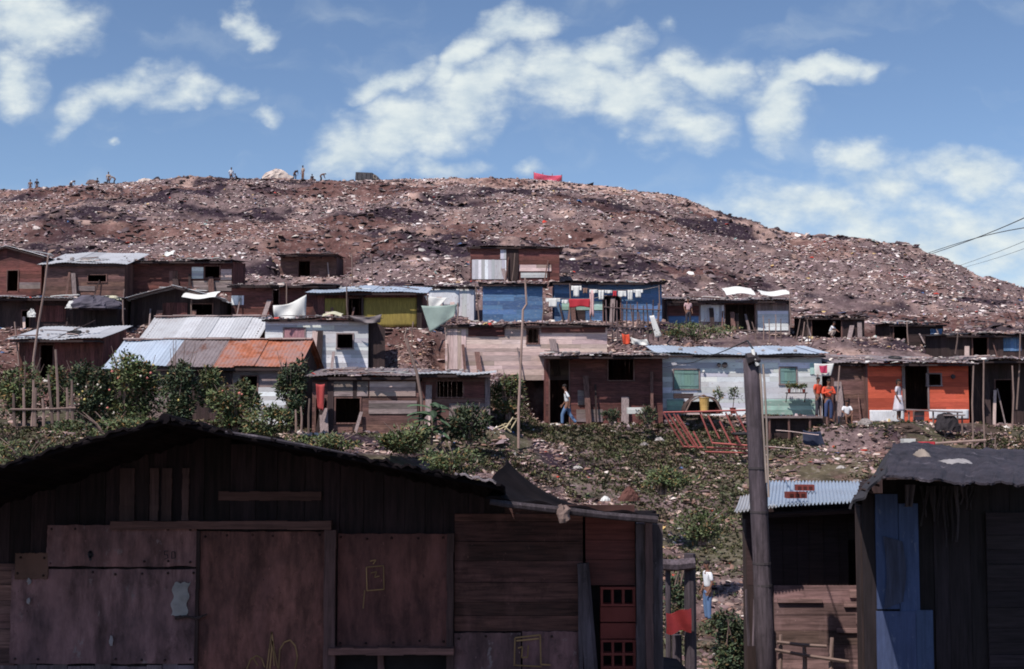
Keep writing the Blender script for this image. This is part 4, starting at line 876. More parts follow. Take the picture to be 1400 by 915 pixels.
def sagp(A, B, sag, n=14):
    return [(A[0]+(B[0]-A[0])*i/n, A[1]+(B[1]-A[1])*i/n+sag*math.sin(math.pi*i/n), A[2]+(B[2]-A[2])*i/n) for i in range(n+1)]
cable(sagp((1250, 355, 99), (1475, 262, 36), 6), .024, 'upper of the two dark twisted cables crossing the sky at right')
cable(sagp((1252, 352, 99), (1475, 303, 36), -9), .022, 'dark cable parting from its twisted twin at the right edge')
cable(sagp((1292, 370, 96), (1475, 296, 36), 4), .012, 'thinner cable below the twisted pair at right')
cable(sagp((1298, 371, 96), (1475, 309, 36), 5), .010, 'lowest thin cable against the pale sky at right')
_q = P(1475, 250, 36); mb = MB(); mb.tube([(0, 0, H1(_q.x, _q.y)-.5-_q.z), (0, 0, 0)], [.14, .1], n=10); o = mb.build('utility_pole', POLEM); o.location = _q; tag(o, 'wooden pole carrying the sky cables, just beyond the right edge', 'pole')
cable([(1030, 478, 13.4), (1022, 466, 14.5), (990, 480, 25), (950, 495, 36), (905, 503, 48)], .010, 'thin slack wire from the thick pole across the white house')
pole([(718, 380), (719, 400), (720, 416), (715, 424), (714, 450), (712, 500), (709, 560), (709, 613)], .035, .05, 44.5, 'tall thin crooked pole standing before the pale pink house', t=1.7)
pole([(66, 350), (60, 400), (53, 440), (46, 490), (44, 530)], .035, .05, 46, 'tall leaning thin pole at the left in front of the brown shacks', t=1.4)
pole([(556, 462), (560, 480), (570, 510), (576, 545), (578, 602)], .045, .06, 43, 'crooked brown trunk like pole beside the wavy roofed brown shack', t=1.0)
pole([(556, 448), (553, 462), (562, 488), (574, 500)], .03, .03, 43.4, 'short bent stick leaning on the crooked brown pole', t=1.5)
for i, (x_, y0_, y1_, d_, lb) in enumerate(((481, 347, 392, 66, 'left of two thin upright poles behind the olive shack'), (507, 347, 390, 66, 'right of two thin upright poles behind the olive shack'), (392, 388, 434, 59.4, 'pale thin post between the red brown shack and white tarpaulin'), (262, 396, 440, 58, 'thin dark post before the peaked dark shack'),
     (168, 410, 462, 55, 'short crooked post beside the tarpaulin bundle'), (1331, 500, 604, 47.5, 'thin post just right of the orange house'), (1345, 492, 622, 46.5, 'tallest thin post before the dark right hand shed'), (1384, 500, 585, 48, 'thin post near the right edge by the dark shed'), (1118, 512, 580, 49.5, 'brown post holding the porch beside the red shirted person'),
     (1122, 555, 605, 48.5, 'rusty post at the right corner of the dark porch base'), (612, 470, 506, 52, 'corner post at the left end of the pale pink house'), (1080, 400, 446, 60.5, 'leaning stick beside the patched shack'), (565, 440, 470, 56, 'dark stump post on the littered bank'))):
    pole([(x_, y0_), (x_+rg.uniform(-2, 2), (y0_+y1_)/2), (x_+rg.uniform(-3, 3), y1_+2)], .03, .038, d_, lb, 'thin_pole', t=1.1)

# ================================================================== PLANTS
def leafset(mb, c, rad, n, size, rg, col=1.0, clumps=9, asp=.5):
    cl = []
    for i in range(clumps):
        a, b = rg.uniform(0, 6.283), rg.uniform(-1, 1); q = (1-b*b)**.5*rg.uniform(.35, .85)
        cl.append((c[0]+rad[0]*q*math.cos(a), c[1]+rad[1]*q*math.sin(a), c[2]+rad[2]*b*rg.uniform(.4, .85), rg.uniform(.25, .5), rg.uniform(.65, 1.45)))
    for i in range(n):
        k = rg.choice(cl); v = Vector((rg.gauss(0, 1), rg.gauss(0, 1), rg.gauss(0, 1))).normalized()*k[3]*(.55+.45*rg.random())
        p = Vector((k[0]+v.x*rad[0], k[1]+v.y*rad[1], k[2]+v.z*rad[2]))
        s_ = size*rg.uniform(.55, 1.35); d = Vector((v.x+rg.uniform(-.6, .6), v.y+rg.uniform(-.6, .6), rg.uniform(-.5, .6))).normalized()
        w_ = d.cross(Vector((rg.uniform(-.5, .5), rg.uniform(-.5, .5), 1))).normalized()*s_*asp*.5; u_ = w_.cross(d).normalized()*s_*.12
        t = k[4]*rg.uniform(.7, 1.35)*col; tt = (t*rg.uniform(.85, 1.25), t, t*rg.uniform(.75, 1.1))
        if rg.random() < .12: tt = (t*2.4, t*1.1, t*1.0)
        mb.add([p, p+d*s_*.45+w_-u_, p+d*s_, p+d*s_*.45-w_-u_, p+d*s_*.5+u_*.4], [(0, 1, 4), (1, 2, 4), (2, 3, 4), (3, 0, 4)], tt)
rg = random.Random(15)
def bush(cx, top, base, wpx, d, label, n=1300, size=.16, mat=None, cat='bush', name='bush', group=None, stems=5, flowers=None, clumps=12):
    b0 = P(cx, base, d); H_ = (base-top)/F*d; W_ = wpx/F*d/2
    root = empty(name, b0); tag(root, label, cat, group)
    mb = MB(); leafset(mb, (0, 0, H_*.54), (W_*1.08, W_*.7, H_*.48), int(n*1.45), size, rg, clumps=clumps+6); leafset(mb, (0, 0, H_*.2), (W_*.9, W_*.6, H_*.2), n//4, size, rg, .8)
    mb.build('foliage', mat or LEAF, root)
    mb = MB()
    for i in range(stems+6):
        a = rg.uniform(0, 6.28); e = Vector((math.cos(a)*W_*rg.uniform(.4, 1.15), math.sin(a)*W_*.5, H_*rg.uniform(.6, 1.15)))
        mb.tube([(rg.uniform(-.1, .1), rg.uniform(-.1, .1), -.1), e*.5+Vector((rg.uniform(-.1, .1), 0, .1)), e], [.03, .02, .008], n=5)
    mb.build('stem', STK, root)
    if flowers:
        mb = MB()
        for i in range(flowers):
            a = rg.uniform(3.6, 5.9); mb.ball((math.cos(a)*W_*.85, math.sin(a)*W_*.62, H_*rg.uniform(.2, .9)), rg.uniform(.025, .05), t=rg.choice([(1, .9, .8), (1, .35, .3), (1, .8, .3)]), seg=5, rings=4)
        mb.build('blossoms', CLW, root)
    return root
bush(32, 492, 578, 62, 43.6, 'leafy climber bush over stakes at the far left edge', 1300)
bush(78, 500, 560, 44, 43.9, 'small bush between the stakes and the dense hedge at left', 700)
bush(122, 494, 580, 74, 43.3, 'dark dense hedge bush below the pale blue roof', 1800, flowers=7, mat=LEAF2)
bush(178, 484, 582, 84, 43.5, 'broad hedge bush with pale blossoms before the pale blue roof', 2200, flowers=12)
bush(243, 478, 590, 50, 43.2, 'tall narrow dark shrub standing where blue roof meets rusty roof', 1700, mat=LEAF2, flowers=4)
bush(288, 500, 560, 40, 43.6, 'thin shrub under the rusty roof edge left of the round bush', 700)
bush(322, 518, 592, 70, 42.6, 'rounded light green bush in front of the rusty roofed shack', 1700, flowers=5)
bush(398, 492, 588, 46, 43.0, 'tall climbing shrub at the right corner of the rusty roofed shack', 1500, mat=LEAF2)
bush(362, 556, 600, 66, 41.5, 'low spreading bush right of the rounded light green bush', 800)
bush(640, 556, 606, 66, 42.5, 'dark low shrub at the foot of the wavy roofed brown shack', 1100, mat=LEAF2)
bush(556, 578, 622, 80, 41.0, 'light green spreading shrub below the pallet walled shack', 1100)
bush(695, 510, 570, 46, 46.5, 'green shrub beside the open doorway of the red brown house', 800)
bush(836, 558, 578, 26, 47.5, 'small dark round plant before the red brown house', 400, .1, LEAF2)
bush(886, 555, 580, 28, 47.8, 'small dark plant at the corner between brown and white houses', 400, .1, LEAF2)
bush(950, 440, 464, 110, 56.5, 'low green bank of weeds below the patched red and white shack', 900, .14)
bush(1000, 840, 925, 74, 28.5, 'dark bush at the foot of the slope behind the thick pole', 1700, .13, LEAF2)
bush(925, 780, 850, 34, 25.0, 'dark green bush seen through the gate posts', 900, .09, LEAF2)
bush(860, 762, 830, 60, 27.0, 'shrub hidden beside the near house right wall', 400, .1)
bush(40, 600, 640, 130, 36.0, 'pale weedy bush on the bank above the near house roof at left', 700, .14)
bush(155, 566, 606, 150, 39.5, 'long low green bush along the bank below the hedge', 1300, .15)
bush(440, 592, 625, 110, 40.0, 'low green bush just above the near roof slope', 1000, .14)
bush(620, 610, 650, 90, 38.5, 'weedy green bush above the right end of the near roof', 900, .13)
bush(960, 700, 740, 90, 34.5, 'spreading low bush on the gully slope left of the thick pole', 800, .12)
bush(905, 640, 672, 80, 38.0, 'low grassy bush under the red metal frames', 700, .12)
# broad leaved plant by the crooked pole
bp_ = empty('broad_leaved_plant', P(590, 605, 42.3)); tag(bp_, 'tall broad leaved plant with drooping leaves beside the crooked brown pole', 'plant')
mb = MB(); mb.tube([(0, 0, -.1), (.03, 0, .6), (-.03, 0, 1.25)], [.05, .04, .02]); mb.build('stem', STK, bp_)
for i in range(34):
    a = rg.uniform(0, 6.28); L_ = rg.uniform(.5, .85); h = rg.uniform(.25, 1.35); mb = MB(); tw = rg.uniform(.09, .15); dr = rg.uniform(.3, .9)
    def fn(u, v): 
        r_ = .05+L_*v; ww = tw*math.sin(math.pi*min(1, v*.93+.06))**.7
        z_ = h+.35*v-dr*v*v*.7; x_, y_ = r_, (u-.5)*2*ww
        return (x_*math.cos(a)-y_*math.sin(a), x_*math.sin(a)+y_*math.cos(a), z_-.05*abs(u-.5)*2)
    mb.sheet(fn, 2, 7, rg.uniform(.5, 1.3)); mb.build('leaf', LEAFB, bp_)

# ================================================================== FENCES, STAKES
def fence(items, d, label, rails=(), base=None, m=None, r0=.04, name='stake_fence', cat='fence', part='stake'):
    b0 = P(items[0][0], items[0][2], d); root = empty(name, b0); tag(root, label, cat)
    inv = Matrix.Translation(-b0)
    for it in items:
        x_, a, b_ = it[:3]; x2 = it[3] if len(it) > 3 else x_+rg.uniform(-2, 2); mb = MB(); q = rg.uniform(.7, 1.5)
        mb.tube([inv @ P(x_, b_+3, d), inv @ P((x_+x2)/2+rg.uniform(-1, 1), (a+b_)/2, d), inv @ P(x2, a, d)], [r0, r0*.9, r0*.7], t=q, n=5); mb.build(part, m or STK, root)
    for (xa, ya, xb, yb) in rails:
        mb = MB(); mb.tube([inv @ P(xa, ya, d-.06), inv @ P((xa+xb)/2, (ya+yb)/2+1, d-.06), inv @ P(xb, yb, d-.06)], r0*.7, n=5); mb.build('rail', m or STK, root)
    return root
fence([(20, 538, 580), (44, 520, 580), (48, 530, 580), (72, 512, 580, 66), (80, 478, 582, 76), (60, 545, 580), (92, 530, 580), (100, 520, 582), (33, 530, 580)], 42.6, 'row of rough brown stakes in front of the bushes at the far left', rails=[(15, 560, 104, 558)], r0=.055)
fence([(422, 545, 590), (412, 556, 588), (405, 560, 588), (386, 560, 590, 380)], 42.4, 'few rough stakes at the left corner of the pallet walled shack')
fence([(830+k*7, 410+(k*5) % 9, 462+(k % 3)*2) for k in range(11)]+[(868, 416, 462, 862), (882, 424, 470, 872)], 57.8, 'dark picket fence of thin sticks in front of the blue shack', rails=[(826, 420, 904, 424), (826, 446, 900, 448)], m=surf('dark_pickets', (.13, .09, .09), ori='v'), part='picket')
fence([(1044, 432, 462), (1052, 436, 464), (1060, 430, 464), (1068, 436, 464), (1088, 436, 464, 1094), (1096, 440, 466, 1100), (1105, 436, 464)], 58.6, 'thin leaning sticks fence right of the patched shack', r0=.03)
fence([(990, 436, 462), (1000, 446, 464, 1004), (1022, 444, 462), (1034, 440, 466, 1028)], 58.4, 'short broken stick fence before the dark doorway of the patched shack', r0=.03, rails=[(985, 450, 1036, 452)])
fence([(1024, 806, 880, 1020), (1030, 820, 880), (1036, 800, 878), (1042, 830, 885)], 15.0, 'grey splintered stakes at the foot of the thick pole', r0=.02, m=POLEM)
fence([(1066, 868, 925), (1100, 880, 925), (1136, 872, 925)], 14.4, 'low scrap board fence before the plank shed at lower right', rails=[(1055, 888, 1160, 905), (1062, 878, 1130, 884)], r0=.03)
# gate posts in the gully
gp = empty('gate', P(945, 905, 21.5)); tag(gp, 'rough gate of thick posts and a top beam beyond the near house corner', 'gate'); LG = rootlocal(gp)
for (x_, a, b_, r_) in ((944, 757, 985, .105), (914, 770, 985, .05), (926, 868, 985, .09)):
    mb = MB(); mb.tube([LG(x_+1, b_, 21.5), LG(x_, (a+b_)/2, 21.5), LG(x_-1, a, 21.5)], [r_*1.05, r_, r_*.95], n=8, t=.8); mb.build('post', POLEM, gp)
mb = MB(); mb.tube([LG(905, 772, 21.35), LG(925, 773, 21.35), LG(950, 770, 21.35)], .1, n=7, t=1.3); mb.build('beam', POLEM, gp)
mb = MB(); mb.sheet(lambda u, v: tuple(LG(911+34*u, 838-3*u*(1-v)+(1-v)*28-8*u*u*v+2*math.sin(u*8), 21.2)+Vector((0, -.04*math.sin(u*7+v*3), 0))), 14, 8)
o = mb.build('plastic_sheet', surf('red_plastic', (.26, .03, .032), ori='n', grime=.4, rough=.5, bump=0), solid=.01); o.location = gp.location; tag(o, 'red plastic sheet hanging between the gate posts in the gully', 'sheet')

# ================================================================== CLOTHES LINES
def garment(x0, x1, y0, y1, d, col, label, kind='cloth', name='cloth', cat='laundry'):
    c_ = P((x0+x1)/2, y0, d); w_ = (x1-x0)/F*d; h = (y1-y0)/F*d; mb = MB(); ph = rg.random()*6
    if kind == 'shirt':
        out = [(-.5, 0), (-.5, -.35), (-.28, -.4), (-.28, -1), (.28, -1), (.28, -.4), (.5, -.35), (.5, 0)]
    elif kind == 'trousers': out = [(-.5, 0), (-.5, -1), (-.08, -1), (0, -.35), (.08, -1), (.5, -1), (.5, 0)]
    else: out = None
    if out is None: mb.sheet(lambda u, v: ((u-.5)*w_*(1+.04*math.sin(v*5+ph)), .04*math.sin(u*11+ph)*(v), -h*v*(1+.08*math.sin(u*7+ph))), 10, 6)
    elif kind == 'shirt':
        for (a, b_, t0, t1) in ((-.5, -.28, 0, .42), (-.28, .28, 0, 1), (.28, .5, 0, .42)): mb.sheet(lambda u, v: ((a+(b_-a)*u)*w_, .03*math.sin((a+u*(b_-a))*14+ph)*v, -h*(t0+(t1-t0)*v)), 6, 6)
    else:
        for (a, b_) in ((-.5, -.03), (.03, .5)): mb.sheet(lambda u, v: ((a+(b_-a)*u)*w_*(1-.15*v), .03*math.sin(u*6+ph)*v, -h*v), 5, 6)
    o = mb.build(name, col, solid=.008, smooth=True); o.location = c_; tag(o, label, cat); return o
RD_ = cloth('red_cloth', (.45, .035, .05)); BRN = cloth('brown_cloth', (.22, .13, .10)); PNK = cloth('pale_pink_cloth', (.62, .40, .40)); WHC = CLW; ORC = cloth('orange_red_cloth', (.72, .10, .05))
GD = 58.6
for g in ((781, 795, 391, 406, WHC, 'largest white shirt at the left end of the upper clothes line', 'shirt', 'shirt'), (797, 803, 394, 401, BRN, 'small brown cloth pegged next to the largest white shirt', 'cloth', 'cloth'),
          (806, 817, 396, 401, WHC, 'first short white cloth right of the brown one on the upper line', 'cloth', 'cloth'), (818, 826, 397, 410, WHC, 'narrow white sock like cloth near the middle of the upper line', 'trousers', 'cloth'),
          (827, 837, 397, 401, WHC, 'short white cloth just left of the small red one', 'cloth', 'cloth'), (838, 843, 398, 405, RD_, 'small red cloth on the upper clothes line', 'cloth', 'cloth'),
          (845, 856, 398, 406, WHC, 'white cloth just right of the small red one', 'cloth', 'cloth'), (858, 865, 397, 411, WHC, 'long white stocking shaped cloth on the upper line', 'trousers', 'cloth'), (866, 879, 396, 407, WHC, 'white shirt at the right end of the upper clothes line', 'shirt', 'shirt'),
          (746, 766, 408, 420, WHC, 'wide white shirt at the left end of the lower clothes line', 'shirt', 'shirt'), (768, 777, 410, 415, WHC, 'small white rag beside the wide white shirt', 'cloth', 'cloth'), (778, 807, 409, 420, RD_, 'wide bright red cloth on the lower clothes line', 'cloth', 'cloth'), (806, 812, 397, 432, PNK, 'long narrow pale pink cloth hanging over both lines', 'cloth', 'cloth')):
    garment(g[0], g[1], g[2], g[3], GD, g[4], g[5], g[6], g[7])
def line(pts, d, label, r_=.012, name='clothes_line'):
    b0 = P(pts[0][0], pts[0][1], d); mb = MB(); mb.tube([P(a, b_, d)-b0 for a, b_ in pts], r_, n=4); o = mb.build(name, surf('cord', (.4, .33, .3), ori='n', bump=0)); o.location = b0; tag(o, label, 'line'); return o
line([(779, 390), (800, 395), (838, 397.5), (880, 396), (900, 392)], GD+.01, 'upper clothes line strung before the blue shack'); line([(742, 407), (765, 408), (790, 409), (812, 408), (830, 404)], GD+.01, 'lower clothes line strung before the blue shack')
for (x_, a, b_, lb) in ((808, 398, 442, 'pale crooked pole holding up the lower clothes line'), (779, 388, 442, 'dark pole at the left end of the upper clothes line'), (901, 390, 444, 'pole at the right end of the upper clothes line'), (742, 404, 444, 'pole at the gap between the two blue shacks')):
    pole([(x_, a), (x_+1, (a+b_)/2), (x_-1, b_)], .025, .035, GD+.1, lb, 'line_pole')
# hanging cloths and tarpaulins
def tarp(A, B, Cc, D_, d, mat, label, name='tarpaulin', cat='tarpaulin', amp=.12):
    b0 = P(*A, d); pts = [P(*q, d)-b0 for q in (A, B, Cc, D_)]; mb = MB(); ph = rg.random()*6
    def fn(u, v):
        p = (pts[0]*(1-u)+pts[1]*u)*(1-v)+(pts[3]*(1-u)+pts[2]*u)*v
        return tuple(p+Vector((0, amp*math.sin(u*8+ph)*math.sin(v*3+.5), -amp*.9*math.sin(math.pi*u)*(1-v*.5))))
    mb.sheet(fn, 16, 10); o = mb.build(name, mat, solid=.01, smooth=True); o.location = b0; tag(o, label, cat); return o
tarp((374, 418), (419, 403), (418, 434), (375, 435), 55.8, CLW, 'bright white tarpaulin slung above the white house roof at left', amp=.15)
tarp((576, 418), (625, 416), (621, 432), (588, 455), 54.5, cloth('net_cloth', (.30, .38, .35)), 'pale green net cloth drooping beside the long pale pink house', 'net_cloth', 'cloth', .05)
tarp((580, 404), (612, 407), (600, 420), (588, 420), 57.5, CLW, 'white sheet draped above the pale green net', 'draped_sheet', 'sheet', .05)
tarp((432, 525), (444, 525), (442, 562), (434, 558), 44.4, cloth('brick_red_cloth', (.42, .07, .07)), 'dull red cloth hung at the left doorway of the pallet walled shack', 'hanging_cloth', 'cloth', .03)
tarp((1113, 497), (1140, 497), (1136, 514), (1114, 514), 49.9, CLW, 'white towel hung under the eave right of the second shutter', 'towel', 'towel', .02)
tarp((1120, 500), (1131, 499), (1131, 510), (1122, 510), 49.7, cloth('crimson_cloth', (.5, .05, .12)), 'small crimson cloth pinned over the white towel', 'cloth', 'cloth', .03)
tarp((730, 236), (768, 240), (767, 249), (730, 247), 122, PINK, 'row of pink cloth hanging on the crest of the rubbish hill', 'pink_sheet', 'sheet', .15)
for x_ in (730, 742, 755, 768): pole([(x_, 235+(x_-730)*.1), (x_, 243), (x_, 250)], .04, .04, 122.2, {730: 'leftmost', 742: 'second', 755: 'third', 768: 'rightmost'}[x_]+' thin stake holding the pink cloth on the crest', 'stake', 'stake', group='stakes of the pink cloth')
tarp((888, 432), (894, 431), (905, 460), (896, 462), 57.4, CLW, 'long white board like cloth leaning on the picket fence', 'leaning_board', 'board', .01)
tarp((850, 456), (860, 457), (862, 470), (852, 471), 56.0, ORC, 'small orange red cloth on the roof debris left of the blue roof', 'cloth', 'cloth', .05)
tarp((862, 461), (884, 464), (888, 472), (864, 470), 55.6, CLW, 'crumpled white cloth beside the small orange red one', 'cloth', 'cloth', .08)
# tarpaulin bundle on the roof of the low left shack
def heap(cx, cy, d, w_, h, mat, label, name, cat, seed=1, dp=.6, t=1.0, cr=.13):
    c_ = P(cx, cy, d); mb = MB(); W_ = w_/F*d/2; H_ = h/F*d; r_ = random.Random(seed); ph = [r_.random()*6 for _ in range(6)]
    def fn(u, v):
        a = u*2*math.pi; b_ = v*math.pi/2; q = 1+.12*math.sin(3*a+ph[0])+.09*math.sin(5*a+ph[1]+v*4)+.06*math.sin(9*a+ph[2]+v*9)
        j_ = lambda: 1+r_.uniform(-cr, cr)*(u < .999)
        return (W_*q*math.cos(b_)*math.cos(a)*j_(), W_*dp*q*math.cos(b_)*math.sin(a)*j_(), H_*math.sin(b_)*(1+.25*math.sin(a*2+ph[3])*math.cos(b_))*j_()-.02)
    mb.sheet(fn, 22, 7, t); o = mb.build(name, mat); o.location = c_; tag(o, label, cat); return o
heap(128, 422, 56.0, 66, 17, surf('blue_black_tarp', (.10, .09, .12), ori='n', var=.6), 'dark bundled tarpaulin with pale folds on the low left roof', 'tarpaulin_bundle', 'tarpaulin', 4)
heap(99, 421, 55.6, 16, 10, CLW, 'small white crumpled bag at the left end of the dark bundle', 'crumpled_bag', 'bag', 5)
heap(150, 410, 56.4, 30, 6, surf('yellowish_sheet', (.6, .57, .42), ori='n'), 'yellowish folded sheet on top of the dark bundle', 'folded_sheet', 'sheet', 6)
heap(43, 433, 55.8, 10, 9, CLW, 'white bag hanging before the low left shack wall', 'white_bag', 'bag', 7, cr=.35)
heap(380, 248, 123, 40, 16, surf('dusty_white_sheeting', (.62, .52, .47), ori='n', var=.5, grime=.5), 'large pinkish white sheeting mound on the hill crest', 'covered_mound', 'mound', 9)
heap(200, 251, 121, 22, 7, surf('dusty_white_sheeting', (.6, .5, .45)), 'small pale sheeting mound on the crest left of the standing person', 'covered_mound', 'mound', 10)
heap(214, 249, 121, 12, 7, TARL, 'small dark heap of scrap on the crest beside the pale mound', 'scrap_heap', 'heap', 11)
heap(125, 252, 120.5, 14, 6, surf('dusty_brown_heap', (.2, .13, .12)), 'brown heap on the crest beside the sorting people at left', 'scrap_heap', 'heap', 12)
# white scraps on the M..N roofs
def sheetroof(cx, cy, d, w_, dp_, mat, label, rz=0, tilt=.1, name='roof_scrap', cat='sheet'):
    mb = MB(); W_ = w_/F*d/2; ph = rg.random()*6; mb.sheet(lambda u, v: ((u-.5)*2*W_, (v-.5)*dp_, .05*math.sin(u*6+ph)+.04*math.sin(v*5)+v*tilt), 12, 6); o = mb.build(name, mat, solid=.012); o.location = P(cx, cy, d); o.rotation_euler[2] = rz; tag(o, label, cat); return o
sheetroof(1010, 404, 61.6, 40, 1.2, CLW, 'bent white sheet on the left part of the patched shack roof', tilt=.5); sheetroof(1058, 405, 61.8, 40, .9, CLW, 'white sheet at the right end of the patched shack roof', tilt=.35)
sheetroof(275, 409, 57.6, 46, 1.0, CLW, 'white sheet sliding off the peaked dark shack roof', tilt=.4); sheetroof(232, 350, 62.5, 12, .4, CLW, 'tiny white panel among debris on the long low brown roof', tilt=.3)
sheetroof(455, 432, 51.0, 26, .6, surf('yellowish_sheet', (.6, .57, .42)), 'yellowish rag hanging over the white house roof edge', tilt=.2)
# dark ragged thatch on the right end of U roof
tarp((478, 432), (522, 430), (520, 441), (486, 440), 51.4, surf('shaggy_felt', (.22, .19, .20), ori='n', var=.6), 'shaggy grey felt hanging off the right end of the white house roof', 'felt', 'felt', .1)
# tyre and plank
def tyre(loc, R_, label, rot=(0, 0, 0), group=None):
    mb = MB(); n1, n2 = 20, 8; r_ = R_*.28
    vs = [((R_+r_*math.cos(2*math.pi*j/n2))*math.cos(2*math.pi*i/n1), (R_+r_*math.cos(2*math.pi*j/n2))*math.sin(2*math.pi*i/n1), r_*.8*math.sin(2*math.pi*j/n2)+r_) for i in range(n1) for j in range(n2)]
    fs = [(i*n2+j, ((i+1) % n1)*n2+j, ((i+1) % n1)*n2+(j+1) % n2, i*n2+(j+1) % n2) for i in range(n1) for j in range(n2)]
    mb.add(vs, fs); o = mb.build('tyre', RUB, smooth=True); o.location = loc; o.rotation_euler = rot; tag(o, label, 'tyre', group)
tyre(roof_point(SHD['T'], .62, .3), .24, 'black tyre on the white metal roof near the left edge', (.3, 0, 0)); tyre(roof_point(SHD['AA'], .35, .4), .22, 'black tyre among debris on the orange house roof', (.2, 0, 0)); tyre(P(1012, 596, 45.4), .26, 'black tyre lying behind the red metal frames')
plank(roof_point(SHD['T'], .55, .35)+Vector((.3, -.3, .12)), 1.8, .16, .5, -.5, 'dark board sticking up from the tyre topped roof', m=WD('h'))
# ================================================================== YARD OBJECTS
# red metal frames
def frames(d, quads, label, name='metal_frame'):
    b0 = P(*quads[0][0], d); root = empty(name, b0); tag(root, label, 'metal frame')
    for k, ln in enumerate(quads):
        mb = MB(); pts = [P(a, b_, d-(k % 3)*.05)-b0 for a, b_ in ln]; mb.tube(pts, .033, n=4, t=rg.uniform(.7, 1.4)); mb.build('bar', REDM, root)
    return root
frames(46.0, [[(907, 564), (935, 611)], [(935, 611), (962, 612)], [(914, 566), (943, 612)], [(907, 564), (960, 563)], [(921, 566), (950, 611)], [(926, 567), (955, 613)], [(948, 590), (960, 612)]], 'left stack of red bar frames leaning below the white house')
frames(45.6, [[(957, 564), (974, 606)], [(955, 563), (1020, 561)], [(974, 606), (1060, 612)], [(968, 568), (984, 600)], [(984, 576), (999, 606)], [(1005, 562), (1021, 592)], [(966, 612), (1050, 615)], [(964, 618), (1040, 620)], [(1000, 590), (1014, 610)], [(992, 564), (1012, 606)]], 'right and largest red bar frame leaning below the white house')
def boxobj(px0, px1, py0, py1, d, dp_, mat, name, label, cat, t=1.0, extra=None, root_kind=False):
    b0 = P((px0+px1)/2, py1, d); w_ = (px1-px0)/F*d; h = (py1-py0)/F*d; mb = MB()
    n = max(2, int(h/.14))
    for i in range(n): q = rg.uniform(.8, 1.2)*t; mb.box(-w_/2+rg.uniform(-.01, .01), w_/2+rg.uniform(-.01, .01), 0, .03, h*i/n+.004, h*(i+1)/n-.004, q); mb.box(-w_/2, w_/2, dp_, dp_+.03, h*i/n+.004, h*(i+1)/n-.004, q); mb.box(-w_/2, -w_/2+.03, .031, dp_-.001, h*i/n+.004, h*(i+1)/n-.004, q); mb.box(w_/2-.03, w_/2, .031, dp_-.001, h*i/n+.004, h*(i+1)/n-.004, q)
    o = mb.build(name, mat); o.location = b0; tag(o, label, cat); return o
# porch base under white house
pb = empty('porch', P(1082, 606, 48.2)); tag(pb, 'dark raised porch base below the right end of the white house', 'porch'); LP_ = rootlocal(pb)
def lb(px, py): return LP_(px, py, 48.2)
mb = MB(); a, b_ = lb(1040, 569), lb(1124, 566); mb.box(a.x, b_.x, -.1, 2.4, a.z-.08, a.z, .9); mb.build('deck', WG('h'), pb)
mb = MB(); boards(mb, lb(1042, 0).x, lb(1122, 0).x, -.3, lb(0, 570).z, .25, 'v', rg=rg); mb.build('skirting', surf('black_brown_boards', (.05, .03, .03)), pb)
for x_ in (1044, 1070, 1098, 1121):
    mb = MB(); mb.bar((lb(x_, 0).x, 0, -.4), (lb(x_, 0).x, 0, lb(0, 570).z), .045, n=6); mb.build('post', WB('v'), pb)
tarp((1098, 588), (1122, 590), (1131, 618), (1098, 606), 47.4, surf('navy_tarp', (.03, .04, .08), ori='n'), 'dark navy tarpaulin spilling from the porch base', amp=.06)
plank(P(1090, 592, 47.2), 1.6, .14, -.15, .1, 'pinkish board lying before the dark porch base', m=WP('h')); plank(P(1058, 612, 45.5), 1.5, .08, .1, .05, 'pale stick board lying right of the red frames', m=WP('h'))
# arched shelter, bucket, pots
sa = empty('arched_shelter', P(962, 566, 48.8)); tag(sa, 'small dark arched shelter of sacking against the white house', 'shelter'); LA = rootlocal(sa)
mb = MB(); mb.sheet(lambda u, v: (.72*math.cos(math.pi*(1-u))*(1+.05*math.sin(v*9)), 1.0*v, .72*math.sin(math.pi*u)**.8+.02*math.sin(u*20)), 18, 6); mb.build('cover', surf('brown_sacking', (.09, .06, .055), ori='n'), sa, solid=.02)
mb = MB(); mb.tube([(-.74, -.03, 0), (-.5, -.03, .5), (0, -.03, .74), (.5, -.03, .5), (.74, -.03, 0)], .035); mb.build('hoop', STK, sa)
mb = MB(); mb.box(-.68, .68, .85, .9, 0, .5); mb.build('back_panel', DK, sa)
def drum(loc, r_, h, mat, name, label, cat, taper=1.0):
    root = empty(name, loc); tag(root, label, cat); mb = MB(); mb.tube([(0, 0, 0), (0, 0, h*.3), (0, 0, h*.33), (0, 0, h*.36), (0, 0, h)], [r_*taper, r_*(taper+.02), r_*(taper+.06), r_*(taper+.02), r_], n=14); mb.build('body', mat, root, smooth=False)
    mb = MB(); mb.tube([(0, 0, h+.001), (0, 0, h+.03)], r_*1.07, n=14); mb.build('rim', mat, root); return root
drum(P(963, 562, 48.6), .2, .5, surf('yellow_plastic', (.66, .42, .14), ori='n', bump=0, rough=.5), 'bucket', 'tall yellow bucket inside the small arched shelter', 'bucket', .8)
o = boxobj(858, 883, 557, 566, 48.0, .4, CLW, 'basin', 'white trough lying before the red brown house', 'trough')
boxobj(922, 948, 538, 545, 49.6, .3, WD('h'), 'crate', 'dark flat crate on top of the arched shelter left side', 'crate')
boxobj(940, 960, 563, 567, 48.2, .3, WP('h'), 'low_box', 'flat pale box in front of the arched shelter', 'box')
